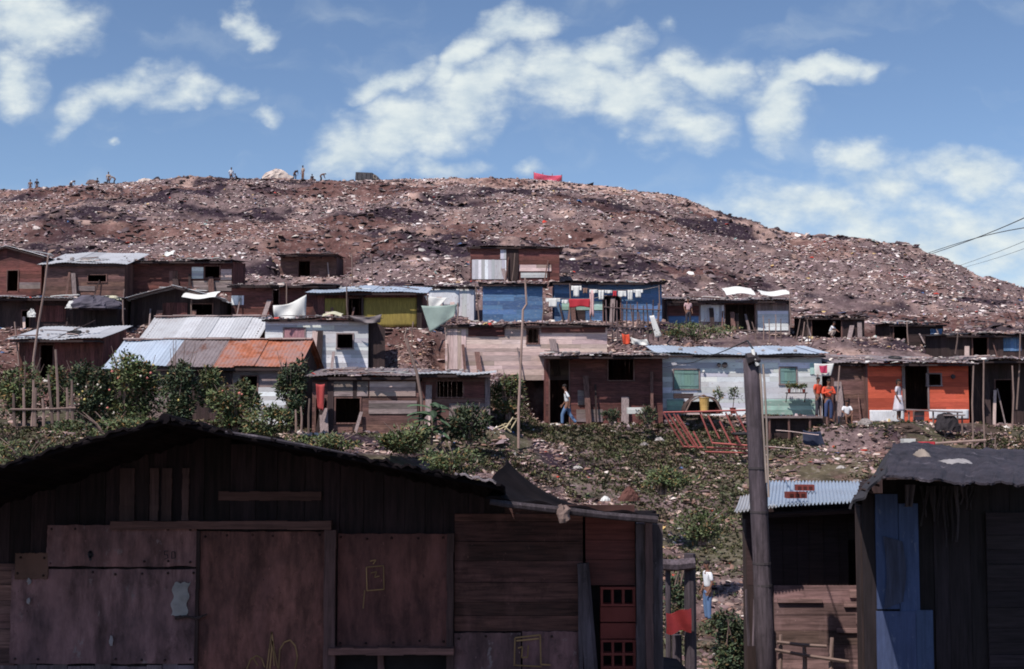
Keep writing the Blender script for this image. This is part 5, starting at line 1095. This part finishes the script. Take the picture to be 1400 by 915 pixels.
# plant shelf under second shutter
ps = empty('plant_shelf', P(1090, 538, 50.4)); tag(ps, 'dark shelf with pots under the second shutter of the white house', 'shelf')
mb = MB(); mb.box(-.42, .42, 0, .3, 0, .04); mb.build('board', WD('h'), ps)
for x_ in (-.38, .38): mb = MB(); mb.bar((x_, .15, 0), (x_, .4, -.35), .02); mb.build('bracket', WD('h'), ps)
for i, x_ in enumerate((-.3, -.08, .12, .3)):
    root = empty('potted_plant', P(1090, 538, 50.4)+Vector((x_, .12, .04))); tag(root, ['leafy plant in the leftmost pot on the white house shelf', 'plant in a white pot, second from left on the shelf', 'plant in a white pot, third from left on the shelf', 'trailing plant in the rightmost pot on the shelf'][i], 'potted plant')
    mb = MB(); mb.tube([(0, 0, 0), (0, 0, .14)], [.05, .07], n=9); mb.build('pot', CLW if i in (1, 2) else BRK, root)
    mb = MB(); leafset(mb, (0, 0, .27), (.14, .12, .15), 120, .09, rg); mb.build('foliage', LEAF, root)
for i, (x_, y_) in enumerate(((982, 548), (1002, 552))):
    root = empty('tall_potted_plant', P(x_, 566, 49.2)); tag(root, ['spindly plant in a pot left of the thick pole', 'reddish leaved spindly plant nearest the thick pole'][i], 'potted plant')
    mb = MB(); mb.tube([(0, 0, 0), (0, 0, .25)], [.09, .13], n=9); mb.build('pot', BRK, root); mb = MB(); mb.tube([(0, 0, .2), (.05, 0, .6), (.1*i, 0, .95)], [.02, .015, .01]); mb.build('stem', STK, root)
    mb = MB(); leafset(mb, (.05, 0, .75), (.25, .2, .35), 160, .12, rg, asp=.35); mb.build('foliage', LEAF2 if i else LEAF, root)
# lamp discs on white house
mb = MB(); mb.ball((0, 0, 0), (.055, .04, .055), seg=10, rings=8); o = mb.build('wall_lamp', CLW); o.location = P(962, 508, 50.9); tag(o, 'small round white lamp right of the first shutter', 'lamp')
for i, (x_, w_) in enumerate(((983, .09), (991, .12))):
    mb = MB(); mb.tube([(0, 0, 0), (0, -.03, 0)], [w_, w_*.85], n=12); o = mb.build('hanging_pan', surf('dark_iron', (.06, .05, .055))); o.location = P(x_, 499, 50.85); tag(o, ['smaller dark pan hanging high on the white house wall', 'larger dark pan hanging high on the white house wall'][i], 'pan')
# bench and table by the orange house
def bench(px0, px1, py, pyb, d, label, n=3, w_=.25, name='bench', cat='bench', m=None, tilt=0):
    b0 = P((px0+px1)/2, pyb, d); root = empty(name, b0); tag(root, label, cat); hw_ = (px1-px0)/F*d/2; h = (pyb-py)/F*d
    mb = MB(); mb.sheet(lambda u, v: ((u-.5)*2*hw_, (v-.5)*w_, h+tilt*(u-.5)), 6, 2); mb.build('seat', m or WG('h'), root, solid=.05)
    for i in range(n):
        x_ = -hw_*.85+2*hw_*.85*i/(n-1); mb = MB(); mb.bar((x_, 0, -.15), (x_, 0, h-.03), .035, n=5); mb.build('leg', STK, root)
    return root
bench(1237, 1315, 562, 577, 48.9, 'long rough bench board before the orange house', tilt=-.12); bench(738, 792, 583, 590, 48.2, 'low plank walkway under the walking man', 3)
bench(1290, 1318, 568, 600, 48.0, 'rickety narrow table near the right end of the orange house', 2, .4, 'table', 'table')
heap(1295, 588, 48.0, 34, 22, surf('black_sacking', (.03, .025, .03)), 'black sacking heap beside the bench at the orange house', 'sack_heap', 'heap', 21)
heap(1240, 590, 48.2, 60, 12, surf('brown_brush', (.09, .06, .05)), 'brown brushwood heap below the orange house doorway', 'brush_heap', 'heap', 22)
heap(1183, 580, 48.6, 18, 8, STONE, 'grey boulder at the corner of the windowless lean-to', 'boulder', 'stone', 23)
boxobj(1252, 1264, 562, 576, 49.0, .3, WG('h'), 'small_crate', 'small grey crate by the orange house doorway', 'crate')
mb = MB(); mb.tube([(0, 0, 0), (0, -.06, .0)], [.10, .08], n=10); o = mb.build('hanging_pan', surf('dark_iron', (.06, .05, .055))); o.location = P(1303, 515, 49.85); tag(o, 'dark round pan hanging on the orange wall', 'pan')
# boards and boxes on slope at right
boxobj(1236, 1252, 600, 607, 42.0, .35, CLW, 'white_box', 'small white box on the slope above the dark felt roof', 'box')
garment(1255, 1278, 604, 611, 41.5, RD_, 'red cloth draped on the rail above the dark felt roof', 'cloth', 'red_cloth', 'cloth')
pole([(1252, 608), (1300, 605), (1348, 602)], .04, .045, 41.6, 'pale horizontal pole lying above the dark felt roof', 'lying_pole', t=1.6)
fence([(1255, 604, 625), (1290, 600, 628), (1330, 598, 628), (1362, 596, 625)], 41.8, 'short posts carrying the pale horizontal pole', r0=.03)
plank(P(1300, 600, 43.0), 3.0, .2, -.2, .12, 'dark board ramp below the right end of the orange house', m=WD('h'))
# yellow broken chair frame
cf = empty('broken_chair', P(688, 592, 43.5)); tag(cf, 'pale yellow broken chair frame tipped over on the slope', 'chair')
YW = surf('pale_yellow_wood', (.62, .52, .34), ori='n')
for nm, a, b_ in (('back_frame', (.05, 0, .1), (.35, .05, .55)), ('back_frame', (.25, .35, .1), (.5, .38, .5)), ('crossbar', (.35, .05, .5), (.5, .38, .48)), ('leg', (-.35, 0, .12), (.05, 0, .3)), ('leg', (-.15, .35, .1), (.25, .35, .3)), ('leg', (-.05, 0, .3), (.28, -.02, .02)), ('seat_rail', (.05, 0, .32), (.25, .35, .3))):
    mb = MB(); mb.bar(a, b_, .025, n=4); mb.build(nm, YW, cf)
# oddments on the slope
heap(828, 684, 39.0, 13, 6, CLW, 'white folded sheet on the slope above the low roof end', 'folded_sheet', 'sheet', 31); heap(860, 684, 39.0, 26, 18, surf('rusty_brown_scrap', (.14, .06, .05)), 'rusty brown scrap lump on the slope above the low roof end', 'scrap', 'scrap', 32)
for i, (x_, y_, d_, w_, h_, lb_) in enumerate(((928, 722, 37, 9, 5, 'pale crumpled bag on the grassy slope left of the thick pole'), (905, 737, 36, 7, 4, 'small pale bag just above the near house corner'), (902, 602, 44, 11, 7, 'white rubbish bag left of the red metal frames'), (881, 608, 44, 9, 6, 'whitish stone further left of the red metal frames'),
        (790, 640, 41, 12, 6, 'white crumpled paper on the slope below the walking man'), (1172, 660, 40, 14, 7, 'pale scrap pile just above the corrugated shed roof'), (1150, 640, 41, 12, 6, 'pale stone on the slope above the corrugated shed'), (1186, 620, 43, 8, 5, 'small pale stone below the windowless lean-to'))):
    heap(x_, y_, d_, w_, h_*.55, [surf('dusty_white_scrap', (.5, .46, .44), ori='n', var=.5, grime=.5), STONE][i % 2], lb_, 'loose_scrap', 'scrap', 40+i, cr=.45, dp=.9)
# truck container on the crest
tk = empty('dump_truck', P(500, 251, 122.5), R(-8)); tag(tk, 'dark tipping truck body standing on the hill crest', 'truck'); DI = surf('dark_truck_body', (.075, .075, .085), ori='n')
def tb(nm, x0, x1, y0, y1, z0, z1, m, M=None):
    mb = MB(); mb.box(x0, x1, y0, y1, z0, z1, 1, M); return mb.build(nm, m, tk)
tb('tipper_body', -.95, .75, -.6, .9, .2, 1.0, DI, Matrix.Rotation(R(4), 4, 'Y'))
for k in range(4): tb('body_rib', -.8+k*.45, -.74+k*.45, -.66, -.61, .22, .92, DI, Matrix.Rotation(R(4), 4, 'Y'))
mb = MB(); mb.prism([(.78, .15), (1.25, .15), (1.3, .5), (1.1, .78), (.78, .8)], -.5, .8); mb.build('cab', surf('grey_truck_cab', (.25, .22, .2), ori='n'), tk)
mb = MB(); mb.prism([(1.0, .5), (1.2, .48), (1.08, .7), (.98, .72)], -.515, -.50); mb.build('window', DK, tk)
for x_ in (-.6, -.1, 1.0):
    for y_ in (-.55, .8): mb = MB(); mb.tube([(x_, y_-.1, .16), (x_, y_+.1, .16)], .2, n=14); mb.build('wheel', RUB, tk)

# ================================================================== PEOPLE
SKIN = surf('brown_skin', (.20, .10, .07), ori='n', var=.1, grime=.0, bump=0, rough=.6); HAIR = surf('black_hair', (.018, .014, .014), ori='n', bump=.1)
JEAN = surf('blue_denim', (.12, .20, .36), ori='n', var=.25, grime=.2); SHW = surf('white_shirt_cloth', (.74, .75, .78), ori='n', var=.08, grime=.1, bump=0)
DKC = cloth('dark_cloth', (.05, .045, .06)); NAVY = cloth('navy_cloth', (.05, .07, .16)); LILAC = cloth('pale_dress_cloth', (.60, .56, .62)); TAN = cloth('tan_cloth', (.42, .34, .30))
def skinmesh(V_, E_, Rr, sub=2):
    me = bpy.data.meshes.new('tmp'); me.from_pydata(V_, E_, []); o = bpy.data.objects.new('tmp', me); COL.objects.link(o)
    sk = o.modifiers.new('s', 'SKIN'); sk.branch_smoothing = .4
    o.modifiers.new('u', 'SUBSURF').levels = sub
    for i, v in enumerate(me.skin_vertices[0].data):
        r_ = Rr[i]; v.radius = r_ if isinstance(r_, tuple) else (r_, r_); v.use_root = (i == 0)
    dg = C.evaluated_depsgraph_get(); em = o.evaluated_get(dg).to_mesh()
    vs = [tuple(v.co) for v in em.vertices]; fs = [tuple(p.vertices) for p in em.polygons]
    bpy.data.objects.remove(o, do_unlink=True); bpy.data.meshes.remove(me); return vs, fs
POSES = {   # joint positions for a 1.7 m figure facing -y; L = its own left (+x when facing the camera is its left)
 'walk': dict(pel=(0, 0, .92), ch=(0, -.05, 1.27), nk=(0, -.07, 1.44), hd=(0, -.11, 1.58), sL=(.18, -.05, 1.38), eL=(.22, .12, 1.13), wL=(.22, .10, .88), sR=(-.18, -.05, 1.38), eR=(-.22, -.06, 1.10), wR=(-.21, -.22, .90), hL=(.09, 0, .90), kL=(.10, -.20, .50), aL=(.10, -.20, .09), hR=(-.09, 0, .90), kR=(-.09, .08, .50), aR=(-.09, .36, .14)),
 'stand': dict(pel=(0, 0, .92), ch=(0, 0, 1.28), nk=(0, 0, 1.45), hd=(0, -.02, 1.59), sL=(.18, 0, 1.39), eL=(.24, .03, 1.13), wL=(.22, -.08, .90), sR=(-.18, 0, 1.39), eR=(-.24, .03, 1.13), wR=(-.22, -.08, .90), hL=(.09, 0, .90), kL=(.11, -.02, .50), aL=(.11, 0, .09), hR=(-.09, 0, .90), kR=(-.11, -.02, .50), aR=(-.12, .02, .09)),
 'fold': dict(pel=(0, 0, .92), ch=(0, 0, 1.28), nk=(0, 0, 1.45), hd=(0.02, -.03, 1.59), sL=(.18, 0, 1.39), eL=(.27, -.04, 1.14), wL=(.04, -.20, 1.16), sR=(-.18, 0, 1.39), eR=(-.27, -.04, 1.14), wR=(-.04, -.22, 1.20), hL=(.09, 0, .90), kL=(.10, -.03, .50), aL=(.10, .02, .09), hR=(-.09, 0, .90), kR=(-.12, -.04, .50), aR=(-.14, -.02, .09)),
 'sit': dict(pel=(0, .02, .40), ch=(0, -.02, .76), nk=(0, -.05, .92), hd=(0, -.08, 1.06), sL=(.17, -.02, .87), eL=(.25, -.12, .62), wL=(.14, -.36, .52), sR=(-.17, -.02, .87), eR=(-.25, -.12, .62), wR=(-.14, -.36, .52), hL=(.09, 0, .38), kL=(.15, -.42, .46), aL=(.13, -.42, .08), hR=(-.09, 0, .38), kR=(-.15, -.42, .46), aR=(-.13, -.42, .08)),
 'bend': dict(pel=(0, .1, .88), ch=(0, -.22, 1.05), nk=(0, -.40, 1.08), hd=(0, -.53, 1.06), sL=(.17, -.32, 1.06), eL=(.2, -.38, .80), wL=(.12, -.48, .58), sR=(-.17, -.32, 1.06), eR=(-.2, -.38, .80), wR=(-.12, -.48, .58), hL=(.09, .1, .86), kL=(.12, -.02, .48), aL=(.12, .04, .09), hR=(-.09, .1, .86), kR=(-.12, -.02, .48), aR=(-.14, .06, .09)),
 'crouch': dict(pel=(0, .08, .32), ch=(0, -.08, .64), nk=(0, -.16, .79), hd=(0, -.22, .92), sL=(.17, -.10, .74), eL=(.22, -.28, .55), wL=(.10, -.45, .42), sR=(-.17, -.10, .74), eR=(-.22, -.28, .55), wR=(-.10, -.45, .42), hL=(.09, .06, .30), kL=(.18, -.26, .46), aL=(.14, -.04, .08), hR=(-.09, .06, .30), kR=(-.18, -.26, .46), aR=(-.14, -.04, .08)),
}
def person(loc, yaw, h, pose, top, bot, label, group=None, dress=False, sleeves=True, hat=None, bare_legs=False, sub=2, girl=False):
    J = {k: Vector(v) for k, v in POSES[pose].items()}; root = empty('person', loc, yaw); tag(root, label, 'person', group); k = h/1.7
    root.scale = (k, k, k)
    up_ = (J['hd']-J['nk']).normalized(); fwd = Vector((0, -1, 0)); fwd = (fwd-up_*fwd.dot(up_)).normalized()
    V_ = [J['pel'], (J['pel']+J['ch'])/2, J['ch'], J['nk'], J['nk']+up_*.05, J['hd']-up_*.03+fwd*.015, J['hd']+up_*.05, J['hd']+up_*.105]
    Rr = [(.135, .10), (.12, .088), (.15, .10), (.05, .05), (.048, .048), (.066, .074), (.074, .088), (.045, .055)]; E_ = [(0, 1), (1, 2), (2, 3), (3, 4), (4, 5), (5, 6), (6, 7)]
    for s_ in 'LR':
        b_ = len(V_); hand = J['w'+s_]+(J['w'+s_]-J['e'+s_]).normalized()*.075
        V_ += [J['s'+s_], (J['s'+s_]+J['e'+s_])/2, J['e'+s_], J['w'+s_], hand]; Rr += [.052, .046, .038, .026, (.036, .02)]; E_ += [(2, b_), (b_, b_+1), (b_+1, b_+2), (b_+2, b_+3), (b_+3, b_+4)]
        b_ = len(V_); toe = J['a'+s_]+Vector((0, -.17, -.05)); V_ += [J['h'+s_]-Vector((0, 0, .02)), (J['h'+s_]+J['k'+s_])/2, J['k'+s_], (J['k'+s_]+J['a'+s_])/2, J['a'+s_], toe]; Rr += [.088, .078, .055, .052, .036, (.04, .028)]
        E_ += [(0, b_)]+[(b_+i, b_+i+1) for i in range(5)]
    vs, fs = skinmesh([tuple(v) for v in V_], E_, Rr, sub)
    mb = MB(); mb.add(vs, fs)
    for s_ in 'LR':   # five bent fingers
        d_ = (J['w'+s_]-J['e'+s_]).normalized(); side_ = d_.cross(fwd).normalized() if abs(d_.dot(fwd)) < .9 else Vector((1, 0, 0)); c_ = J['w'+s_]+d_*.085; pl = side_.cross(d_).normalized()
        for i, ln in enumerate((.065, .075, .07, .055)):
            a = c_+pl*(i-1.5)*.018; mb.tube([a-d_*.02, a+d_*ln*.5, a+d_*ln*.85+side_*(-.02)], [.009, .008, .006], n=5)
        mb.tube([c_-d_*.04+pl*.025, c_-d_*.01+pl*.05, c_+d_*.02+pl*.055], [.010, .009, .007], n=5)
    hc = J['hd']+up_*.02; rt = up_.cross(fwd)
    mb.tube([hc+fwd*.078+up_*.02, hc+fwd*.102-up_*.015, hc+fwd*.085-up_*.025], [.008, .014, .008], n=5)
    for q in (-1, 1): mb.ball(hc+rt*q*.078, (.012, .02, .03), seg=6, rings=4)
    mb.build('body', SKIN, root, smooth=True)
    mb = MB()
    for q in (-1, 1): mb.ball(hc+rt*q*.03+fwd*.080+up_*.028, (.011, .006, .007), seg=6, rings=4)
    mb.ball(hc+fwd*.082-up_*.045, (.02, .006, .005), seg=6, rings=4); mb.build('face_features', DK, root)
    mb = MB(); vs2 = []; 
    mb.ball(hc+up_*.045-fwd*.014, (.084, .092, .078), seg=14, rings=9, jit=.03)
    if girl: mb.ball(hc-fwd*.07-up_*.03, (.07, .04, .11), seg=10, rings=7, jit=.05)
    mb.build('hair', HAIR, root, smooth=True)
    # shirt
    if top:
        p0 = J['pel']+(J['ch']-J['pel'])*.12; V2 = [p0, (J['pel']+J['ch'])/2, J['ch'], J['ch']+(J['nk']-J['ch'])*.72]; R2 = [(.155, .125), (.142, .112), (.168, .12), (.075, .072)]; E2 = [(0, 1), (1, 2), (2, 3)]
        for s_ in 'LR':
            b_ = len(V2); e = J['e'+s_]; V2 += [J['s'+s_], J['s'+s_]+(e-J['s'+s_])*.5, J['s'+s_]+(e-J['s'+s_])*.85]; R2 += [.068, .062, .056]; E2 += [(2, b_), (b_, b_+1), (b_+1, b_+2)]
            if sleeves == 'long': V2 += [(e+J['w'+s_])/2, J['w'+s_]]; V2[b_+2] = e; R2 += [.046, .038]; E2 += [(b_+2, b_+3), (b_+3, b_+4)]
        vs, fs = skinmesh([tuple(v) for v in V2], E2, R2, sub); MB().add(vs, fs).build('shirt' if not dress else 'dress_top', top, root, smooth=True)
    if dress:
        mb = MB(); a = J['pel']+Vector((0, 0, .14)); b2 = Vector((a.x, a.y, .42))
        def fn(u, v): 
            an = u*2*math.pi; r1 = .15+.13*v+.02*math.sin(an*6)*v; return (a.x+r1*math.cos(an), a.y+r1*.85*math.sin(an), a.z+(b2.z-a.z)*v)
        mb.sheet(fn, 24, 6); mb.build('skirt', dress, root, smooth=True, solid=.01)
    elif bot:
        V3 = [J['pel']+Vector((0, 0, .06)), J['pel']-Vector((0, 0, .02))]; R3 = [(.148, .118), (.15, .12)]; E3 = [(0, 1)]
        for s_ in 'LR':
            b_ = len(V3); V3 += [J['h'+s_]-Vector((0, 0, .04)), (J['h'+s_]+J['k'+s_])/2, J['k'+s_]]; R3 += [.102, .092, .075]; E3 += [(1, b_), (b_, b_+1), (b_+1, b_+2)]
            if not bare_legs: V3 += [(J['k'+s_]+J['a'+s_])/2, J['a'+s_]+(J['k'+s_]-J['a'+s_])*.08]; R3 += [.068, .062]; E3 += [(b_+2, b_+3), (b_+3, b_+4)]
        vs, fs = skinmesh([tuple(v) for v in V3], E3, R3, sub); MB().add(vs, fs).build('trousers', bot, root, smooth=True)
    return root
def gz(v): return Vector((v.x, v.y, H1(v.x, v.y)))
person(P(776, 584, 48.5), R(-100), 1.66, 'walk', SHW, JEAN, 'person in white shirt and blue jeans walking before the red brown house', sleeves=True)
person(PR, R(10), 1.68, 'fold', ORC, NAVY, 'person in orange red shirt and dark trousers, arms folded, by the porch post', sleeves='long')
person(P(1119, 572, 49.4), R(40), 1.62, 'stand', ORC, DKC, 'person in red half hidden behind the porch post', sleeves=True)
person(PC+Vector((0, 0, .02)), R(0), 1.35, 'sit', SHW, BRN, 'child in white shirt sitting beside the windowless lean-to', bare_legs=True)
boxobj(1151, 1165, 570, 581, 48.75, .3, WD('h'), 'seat_box', 'dark box under the sitting child', 'box')
person(PW, R(55), 1.64, 'stand', LILAC, None, 'person in pale lilac dress standing at the orange doorway', dress=LILAC, girl=True)
person(PG, R(-75), 1.62, 'stand', SHW, JEAN, 'person in white shirt and blue jeans down in the gully by the gate')
person(PU, R(60), 1.25, 'crouch', SHW, TAN, 'person in white crouching in front of the low dark shed')
person(P(941, 447, 58.0), R(20), 1.35, 'stand', PNK, DKC, 'person in pink top standing before the patched red wall')
# crest figures
CP = [(316, 246, 1.62, 'stand', SHW, DKC, R(30), 'tallest person on the crest, white shirt and dark trousers'), (324, 245, 1.5, 'crouch', DKC, DKC, R(-60), 'dark clothed person crouching beside the tallest one on the crest'),
      (148, 253, 1.5, 'stand', TAN, DKC, 0, 'standing person in tan on the crest at upper left'), (132, 253, 1.5, 'crouch', BRN, DKC, R(40), 'crouching person just left of the standing tan one on the crest'), (156, 252, 1.5, 'bend', TAN, DKC, R(-70), 'person bending just right of the standing tan one on the crest'),
      (97, 259, 1.5, 'bend', SHW, DKC, R(60), 'person in white bending alone on the crest at far left'), (41, 266, 1.4, 'stand', BRN, DKC, 0, 'left one of two brown figures at the far left of the crest'), (50, 266, 1.4, 'stand', DKC, BRN, R(30), 'right one of two figures at the far left of the crest'),
      (403, 247, 1.5, 'bend', DKC, DKC, R(40), 'dark stooping person right of the large pale mound'), (414, 246, 1.58, 'stand', TAN, BRN, R(-40), 'standing person in tan right of the large pale mound'), (427, 248, 1.3, 'crouch', DKC, DKC, 0, 'small crouching figure between the pale mound and the truck'), (439, 248, 1.35, 'bend', BRN, DKC, R(80), 'small bending figure nearest the truck on the left')]
for (x_, y_, h_, ps_, tp, bt, yw, lb_) in CP:
    dc = float(np.interp(x_, [k[0] for k in CREST], [k[2] for k in CREST])); p = gz(P(x_, y_, dc+.3)); 
    person(p, yw, h_, ps_, tp, bt, lb_, sub=1)

# ------------------------------------------------------------------ clutter leaning on the shacks
rg = random.Random(404)
for k, nb in (('W', 4), ('X', 2), ('Y', 4), ('V', 4), ('U', 4), ('M', 4), ('N', 5), ('O', 3), ('AB', 3), ('AC', 2), ('G', 4), ('F', 3), ('E', 3), ('D', 3), ('H', 3), ('J', 3), ('K', 2), ('PP', 3), ('Q', 3), ('A', 2), ('B', 3)):
    s = SHD[k]; us = sorted(rg.uniform(.05, .95) for _ in range(nb)); Mx = Matrix.Translation(s['loc']) @ Matrix.Rotation(R(s['yaw']), 4, 'Z')
    for i, u in enumerate(us):
        x = -s['W']/2+s['W']*u; h_ = rg.uniform(.35, .8)*s['H']; w_ = rg.choice([.05, .07, .12, .22, .3]); lean = rg.uniform(.15, .4); sk_ = rg.uniform(-.25, .25); mb = MB()
        y0 = -.12-lean
        mb.sheet(lambda u_, v: (w_*(u_-.5)+sk_*v, lean*v, -.08+(h_+.08)*v), 2, 5, rg.uniform(.7, 1.2))
        o = mb.build('leaning_board', rg.choice([WG('v'), WB('v'), WP('v'), WD('v'), WG('v')]), solid=.03); o.location = Mx @ Vector((x, y0, 0)); o.rotation_euler[2] = R(s['yaw'])
        tag(o, ordl(i, 'board')+' leaning on '+SN[k].replace('the ', 'the ', 1), 'board', 'boards leaning on '+SN[k])

# rubble on the roofs and debris at the foot of the walls (nobody could count it)
r = np.random.RandomState(8); pts = []; zs_ = []; szs = []
for k, nn in dict(E=420, N=300, Y=420, AA=420, AC=120, AB=260, W=200, H=160, M=120, V=180, U=80, O=140, PP=140, Q=200, F=90, C=60, A=50, B=60, G=100, Z=25, L=60, K=50, J=30, D=30).items():
    s = SHD[k]
    for i in range(int(nn*.8)):
        u = r.rand(); v = r.rand()**1.3
        if vn(np.array([u*s['W']*1.1+len(k)]), np.array([v*4.+3]), 2)[0] < .42: continue
        p = roof_point(s, u*1.04-.02, min(.97, max(.01, v))); pts.append((p.x, p.y)); zs_.append(p.z-.045); szs.append(.02+.09*r.rand()**3)
xy = np.array(pts); n = len(xy)
tag(scatter('roof_rubble', xy, np.array(szs), pick(n, [9, 6, 12, 16, 16, 12, 7, 9, 9, .6, .8, .5, .4], r), 12, mlit, .5, zs=np.array(zs_)), 'small stones and scraps strewn over the shack roofs', 'rubble', kind='stuff')
pts = []
for s in SH:
    for i in range(int(s['W']*55)):
        x = (r.rand()-.5)*(s['W']+1.2); y = -.02-r.rand()**1.6*1.3
        if vn(np.array([x*1.3+s['d']]), np.array([y*1.5+9]), 3)[0] < .35: continue
        p = Matrix.Translation(s['loc']) @ Matrix.Rotation(R(s['yaw']), 4, 'Z') @ Vector((x, y, 0)); pts.append((p.x, p.y))
xy = np.array(pts); n = len(xy)
tag(scatter('debris', xy, .025+.11*r.rand(n)**3, pick(n, [8, 6, 12, 16, 16, 12, 7, 9, 9, .8, 1, .5, .4], r), 13, mlit, .7), 'rubbish and rubble lying along the foot of the shack walls', 'debris', kind='stuff')

# bits of carpentry between the rows
rg = random.Random(91)
for (a, b_, c, e, d_, lb_) in ((474, 476, 392, 444, 57.2, 'thin post at the left side of the olive cloth panel'), (584, 588, 404, 452, 56.5, 'dark upright post between olive shack and green net cloth'), (626, 625, 414, 440, 54.4, 'short post holding the right end of the green net cloth'),
    (650, 655, 388, 440, 60.5, 'rusty post between the pale grey shack and the blue shack'), (704, 700, 346, 384, 69.6, 'thin post before the highest shack'), (305, 330, 440, 400, 61.0, 'diagonal prop leaning at the right end of the long low brown shack'),
    (1148, 1142, 500, 578, 49.8, 'corner post of the windowless lean-to'), (1240, 1242, 440, 470, 60.5, 'short post at the ragged dark shed'), (1310, 1306, 452, 484, 57.0, 'post at the left end of the sunken shed'), (1395, 1390, 455, 560, 50.2, 'tall post by the right edge of the dark shed'),
    (170, 166, 395, 440, 57.4, 'post between the tarpaulin bundle and the peaked dark shack'), (20, 26, 440, 500, 50.5, 'post at the left end of the tyre topped shack')):
    pole([(a, min(c, e)), ((a+b_)/2+rg.uniform(-1, 1), (c+e)/2), (b_, max(c, e))], .03, .036, d_, lb_, 'thin_pole', t=rg.uniform(.6, 1.4))
